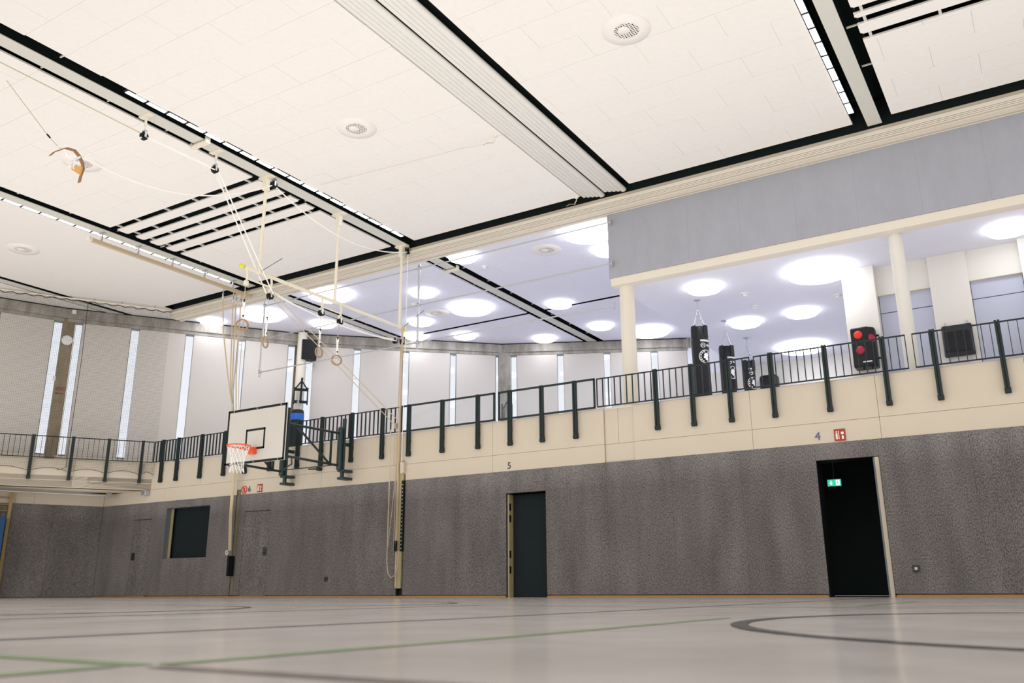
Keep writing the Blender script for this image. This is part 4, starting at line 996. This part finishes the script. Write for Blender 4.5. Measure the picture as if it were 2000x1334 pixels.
mb.tube([(RC[0]+.235*math.cos(math.radians(40+100*i/12)), RC[1]+.235*math.sin(math.radians(40+100*i/12)), 3.03) for i in range(13)], .008, 6); mb.build('brace', 'orange', rm)
mb = MB()
for i in range(12):
    a = 2*PI*i/12+.1; mb.tube([(RC[0]+.235*math.cos(a+d), RC[1]+.235*math.sin(a+d), 3.035-h) for d, h in ((-.05, 0), (0, .035), (.05, 0))], .004, 4)
mb.build('net_loop', 'orange', rm)
bevel(MB().box(-.075, -.10, 2.92, .075, 0, 3.065).build('rim_mount', 'orange', r), .008)
mb = MB(); n = 12; R_ = [.225, .185, .15, .135, .13, .15]; Z_ = [3.03, 2.93, 2.83, 2.73, 2.62, 2.50]
for l in range(5):
    for i in range(n):
        for s in (-1, 1):
            a0 = 2*PI*(i+.5*(l % 2))/n; a1 = a0+s*PI/n
            mb.tube([(RC[0]+R_[l]*math.cos(a0), RC[1]+R_[l]*math.sin(a0), Z_[l]), (RC[0]+R_[l+1]*math.cos(a1), RC[1]+R_[l+1]*math.sin(a1), Z_[l+1])], .0045, 4)
mb.build('net', 'white', r)
# frame behind the board
mb = MB().box(-.72, .03, 2.80, -.66, .08, 3.90).box(.66, .03, 2.80, .72, .08, 3.90).box(-.72, .03, 3.42, .72, .08, 3.48).box(-.72, .03, 2.80, .72, .08, 2.86)
mb.build('rear_frame', 'iron_green', r)
for s, lab in ((-1, None), (1, None)):
    xb, xw = (s*.86, .53) if s > 0 else (-.86, -1.30)
    yw = 14.66-BY; y1 = .10
    def P_(t, z): return (xb+(xw-xb)*t, y1+(yw-y1)*t, z)
    arm = MB().tube([P_(0, 3.51), P_(1, 3.62)], .028, 6).tube([P_(0, 2.83), P_(1, 2.88)], .028, 6).build('swing_arm', 'iron', r)
    MB().tube([P_(.16, 3.50), P_(.80, 2.88)], .026, 6).build('diagonal_strut', 'iron', r)
    MB().tube([P_(.82, 3.60), P_(.82, 2.87)], .028, 6).build('upright_strut', 'iron', r)
    MB().tube([P_(0, 2.75), P_(0, 3.85)], .03, 6).build('hinge_tube', 'iron', r)
    MB().lathe([(0, 2.78), (.055, 2.78), (.06, 2.80), (.06, 3.72), (.05, 3.76), (0, 3.77)], (xw, yw, 0), n=14).build('hinge_post', 'iron_green', r)
    wpz = bevel(MB().box(xw-.03, yw+.08, 2.60, xw+.05, yw+.14, 3.98).build('wall_post', 'iron_green', r), .006)
    for z in (2.57, 2.74): bevel(MB().box(xw-.06, yw+.02, z, xw+.12, yw+.34, z+.055).build('wall_bracket', 'iron_green', wpz), .005)
    MB().box(xw-.03, yw+.14, 3.35, xw+.05, yw+.34, 3.42).build('wall_bracket', 'iron_green', wpz)
MB().tube([(-.86+.1, 1.6, 2.86), (.1, 1.0, 2.83), (.75, .35, 2.85)], .018, 6).build('tie_rod', 'iron', r)
MB().tube([(-1.2, 1.75, 2.86), (.50, 1.9, 2.88)], .012, 6).build('tie_rod', 'iron', r)

# ------------------------------------------------------------------ protective net on the left gallery
r = thing('safety_net', 'fine protective net hanging from a rail in front of the left gallery', 'net'); r.matrix_world = wallM(LP0[0], LP0[1], LA)
yn = -.14
MB().tube([(-4.6, yn, 7.97), (-.0, yn, 7.90)], .022, 8).build('net_rail', 'ivory', r)
mb = MB()
def zbot(t): # scalloped lower edge between the posts
    q = [-4.2, -3.0, -2.06, -1.19, -.34, 0]
    for a, c in zip(q[:-1], q[1:]):
        if a <= t <= c: u = (t-a)/(c-a); return 3.18+.10*math.sin(PI*u)
    return 3.2
n = 112; T0 = -4.6
def ztop(t): return 7.97-.07*(t-T0)/4.6
for i in range(n+1):
    t = T0+(-.0-T0)*i/n; z0 = zbot(t); th = .0016
    mb.add([(t-th, yn, z0), (t+th, yn, z0), (t+th, yn, ztop(t)), (t-th, yn, ztop(t)), (t, yn+.003, z0), (t, yn+.003, ztop(t))], [(0, 1, 2, 3), (1, 4, 5, 2), (4, 0, 3, 5)])
for j in range(116):
    z = 3.25+j*.041; th = .0016
    if z > 7.93: break
    mb.add([(T0, yn, z-th), (0, yn, z-th), (0, yn, z+th), (T0, yn, z+th), (T0, yn+.003, z), (0, yn+.003, z)], [(0, 1, 2, 3), (1, 5, 4, 0), (3, 2, 5, 4)])
o = mb.build('mesh', 'net_cord', r); o['kind'] = 'stuff'
MB().tube([(T0+i*.1, yn-.01, zbot(T0+i*.1)) for i in range(47)], .007, 5).build('lower_cord', 'net_cord', r)
MB().tube([(T0+i*.1, yn-.02, ztop(T0+i*.1)-.05-.025*math.sin(i*1.9)) for i in range(47)], .012, 5).build('upper_cord', 'net_cord', r)
MB().tube([(-2.16+.0, yn-.01, 7.9), (-2.13, yn-.01, 6.3), (-2.15, yn-.01, 3.30), (-2.35, yn-.01, 3.22)], .009, 5).build('side_cord', 'net_cord', r)
mb = MB()
for t in (-2.6, -2.0, -1.3, -.45): mb.tube([(t, yn, 7.93), (t, yn, 8.01)], .006, 5)
mb.build('rail_hanger', 'iron', r)

# ------------------------------------------------------------------ left corner: pipe, small speaker, wall bars, blue mat
r = thing('ceiling_pipe', 'thin grey pipe under the left gallery', 'pipe')
MB().tube([(-25.2, 9.2, 2.72), (-23.5, 12.36, 2.72), (-22.4, 14.75, 2.72)], .022, 8).build('pipe_tube', 'steel_grey', r)
MB().box(-22.45, 14.7, 2.68, -22.32, 14.8, 2.79).build('end_bracket', 'steel_grey', r)
r = thing('wall_speaker', 'small grey box under the corner of the left gallery', 'speaker', (-21.02, 14.93, 2.66))
bevel(MB().box(-.09, -.08, 0, .09, .06, .13).build('cabinet', 'steel_grey', r), .012)
MB().box(-.07, -.084, .02, .07, -.08, .11).build('grille', 'frame_grey', r)
r = thing('wall_bars', 'wooden wall bars under the left gallery at the left edge', 'wall bars'); r.matrix_world = wallM(WL0[0], WL0[1], WLA)
for x in (-2.30, -3.35): MB().box(x-.04, -.14, 0, x+.04, 0, 2.74).build('upright', 'timber', r)
for i in range(15): MB().tube([(-3.35, -.09, .15+i*.175), (-2.30, -.09, .15+i*.175)], .018, 6).build('rung', 'timber', r)
r = thing('gym_mat', 'blue gym mat leaning upright at the left edge', 'gym mat'); r.matrix_world = wallM(WL0[0], WL0[1], WLA)
bevel(MB().box(-3.5, -.42, 0.02, -2.36, -.20, 2.08).build('mat_body', 'mat_blue', r), .02, 3)
MB().box(-3.5, -.43, .02, -2.35, -.19, .12).build('mat_corner', 'mat_blue', r)
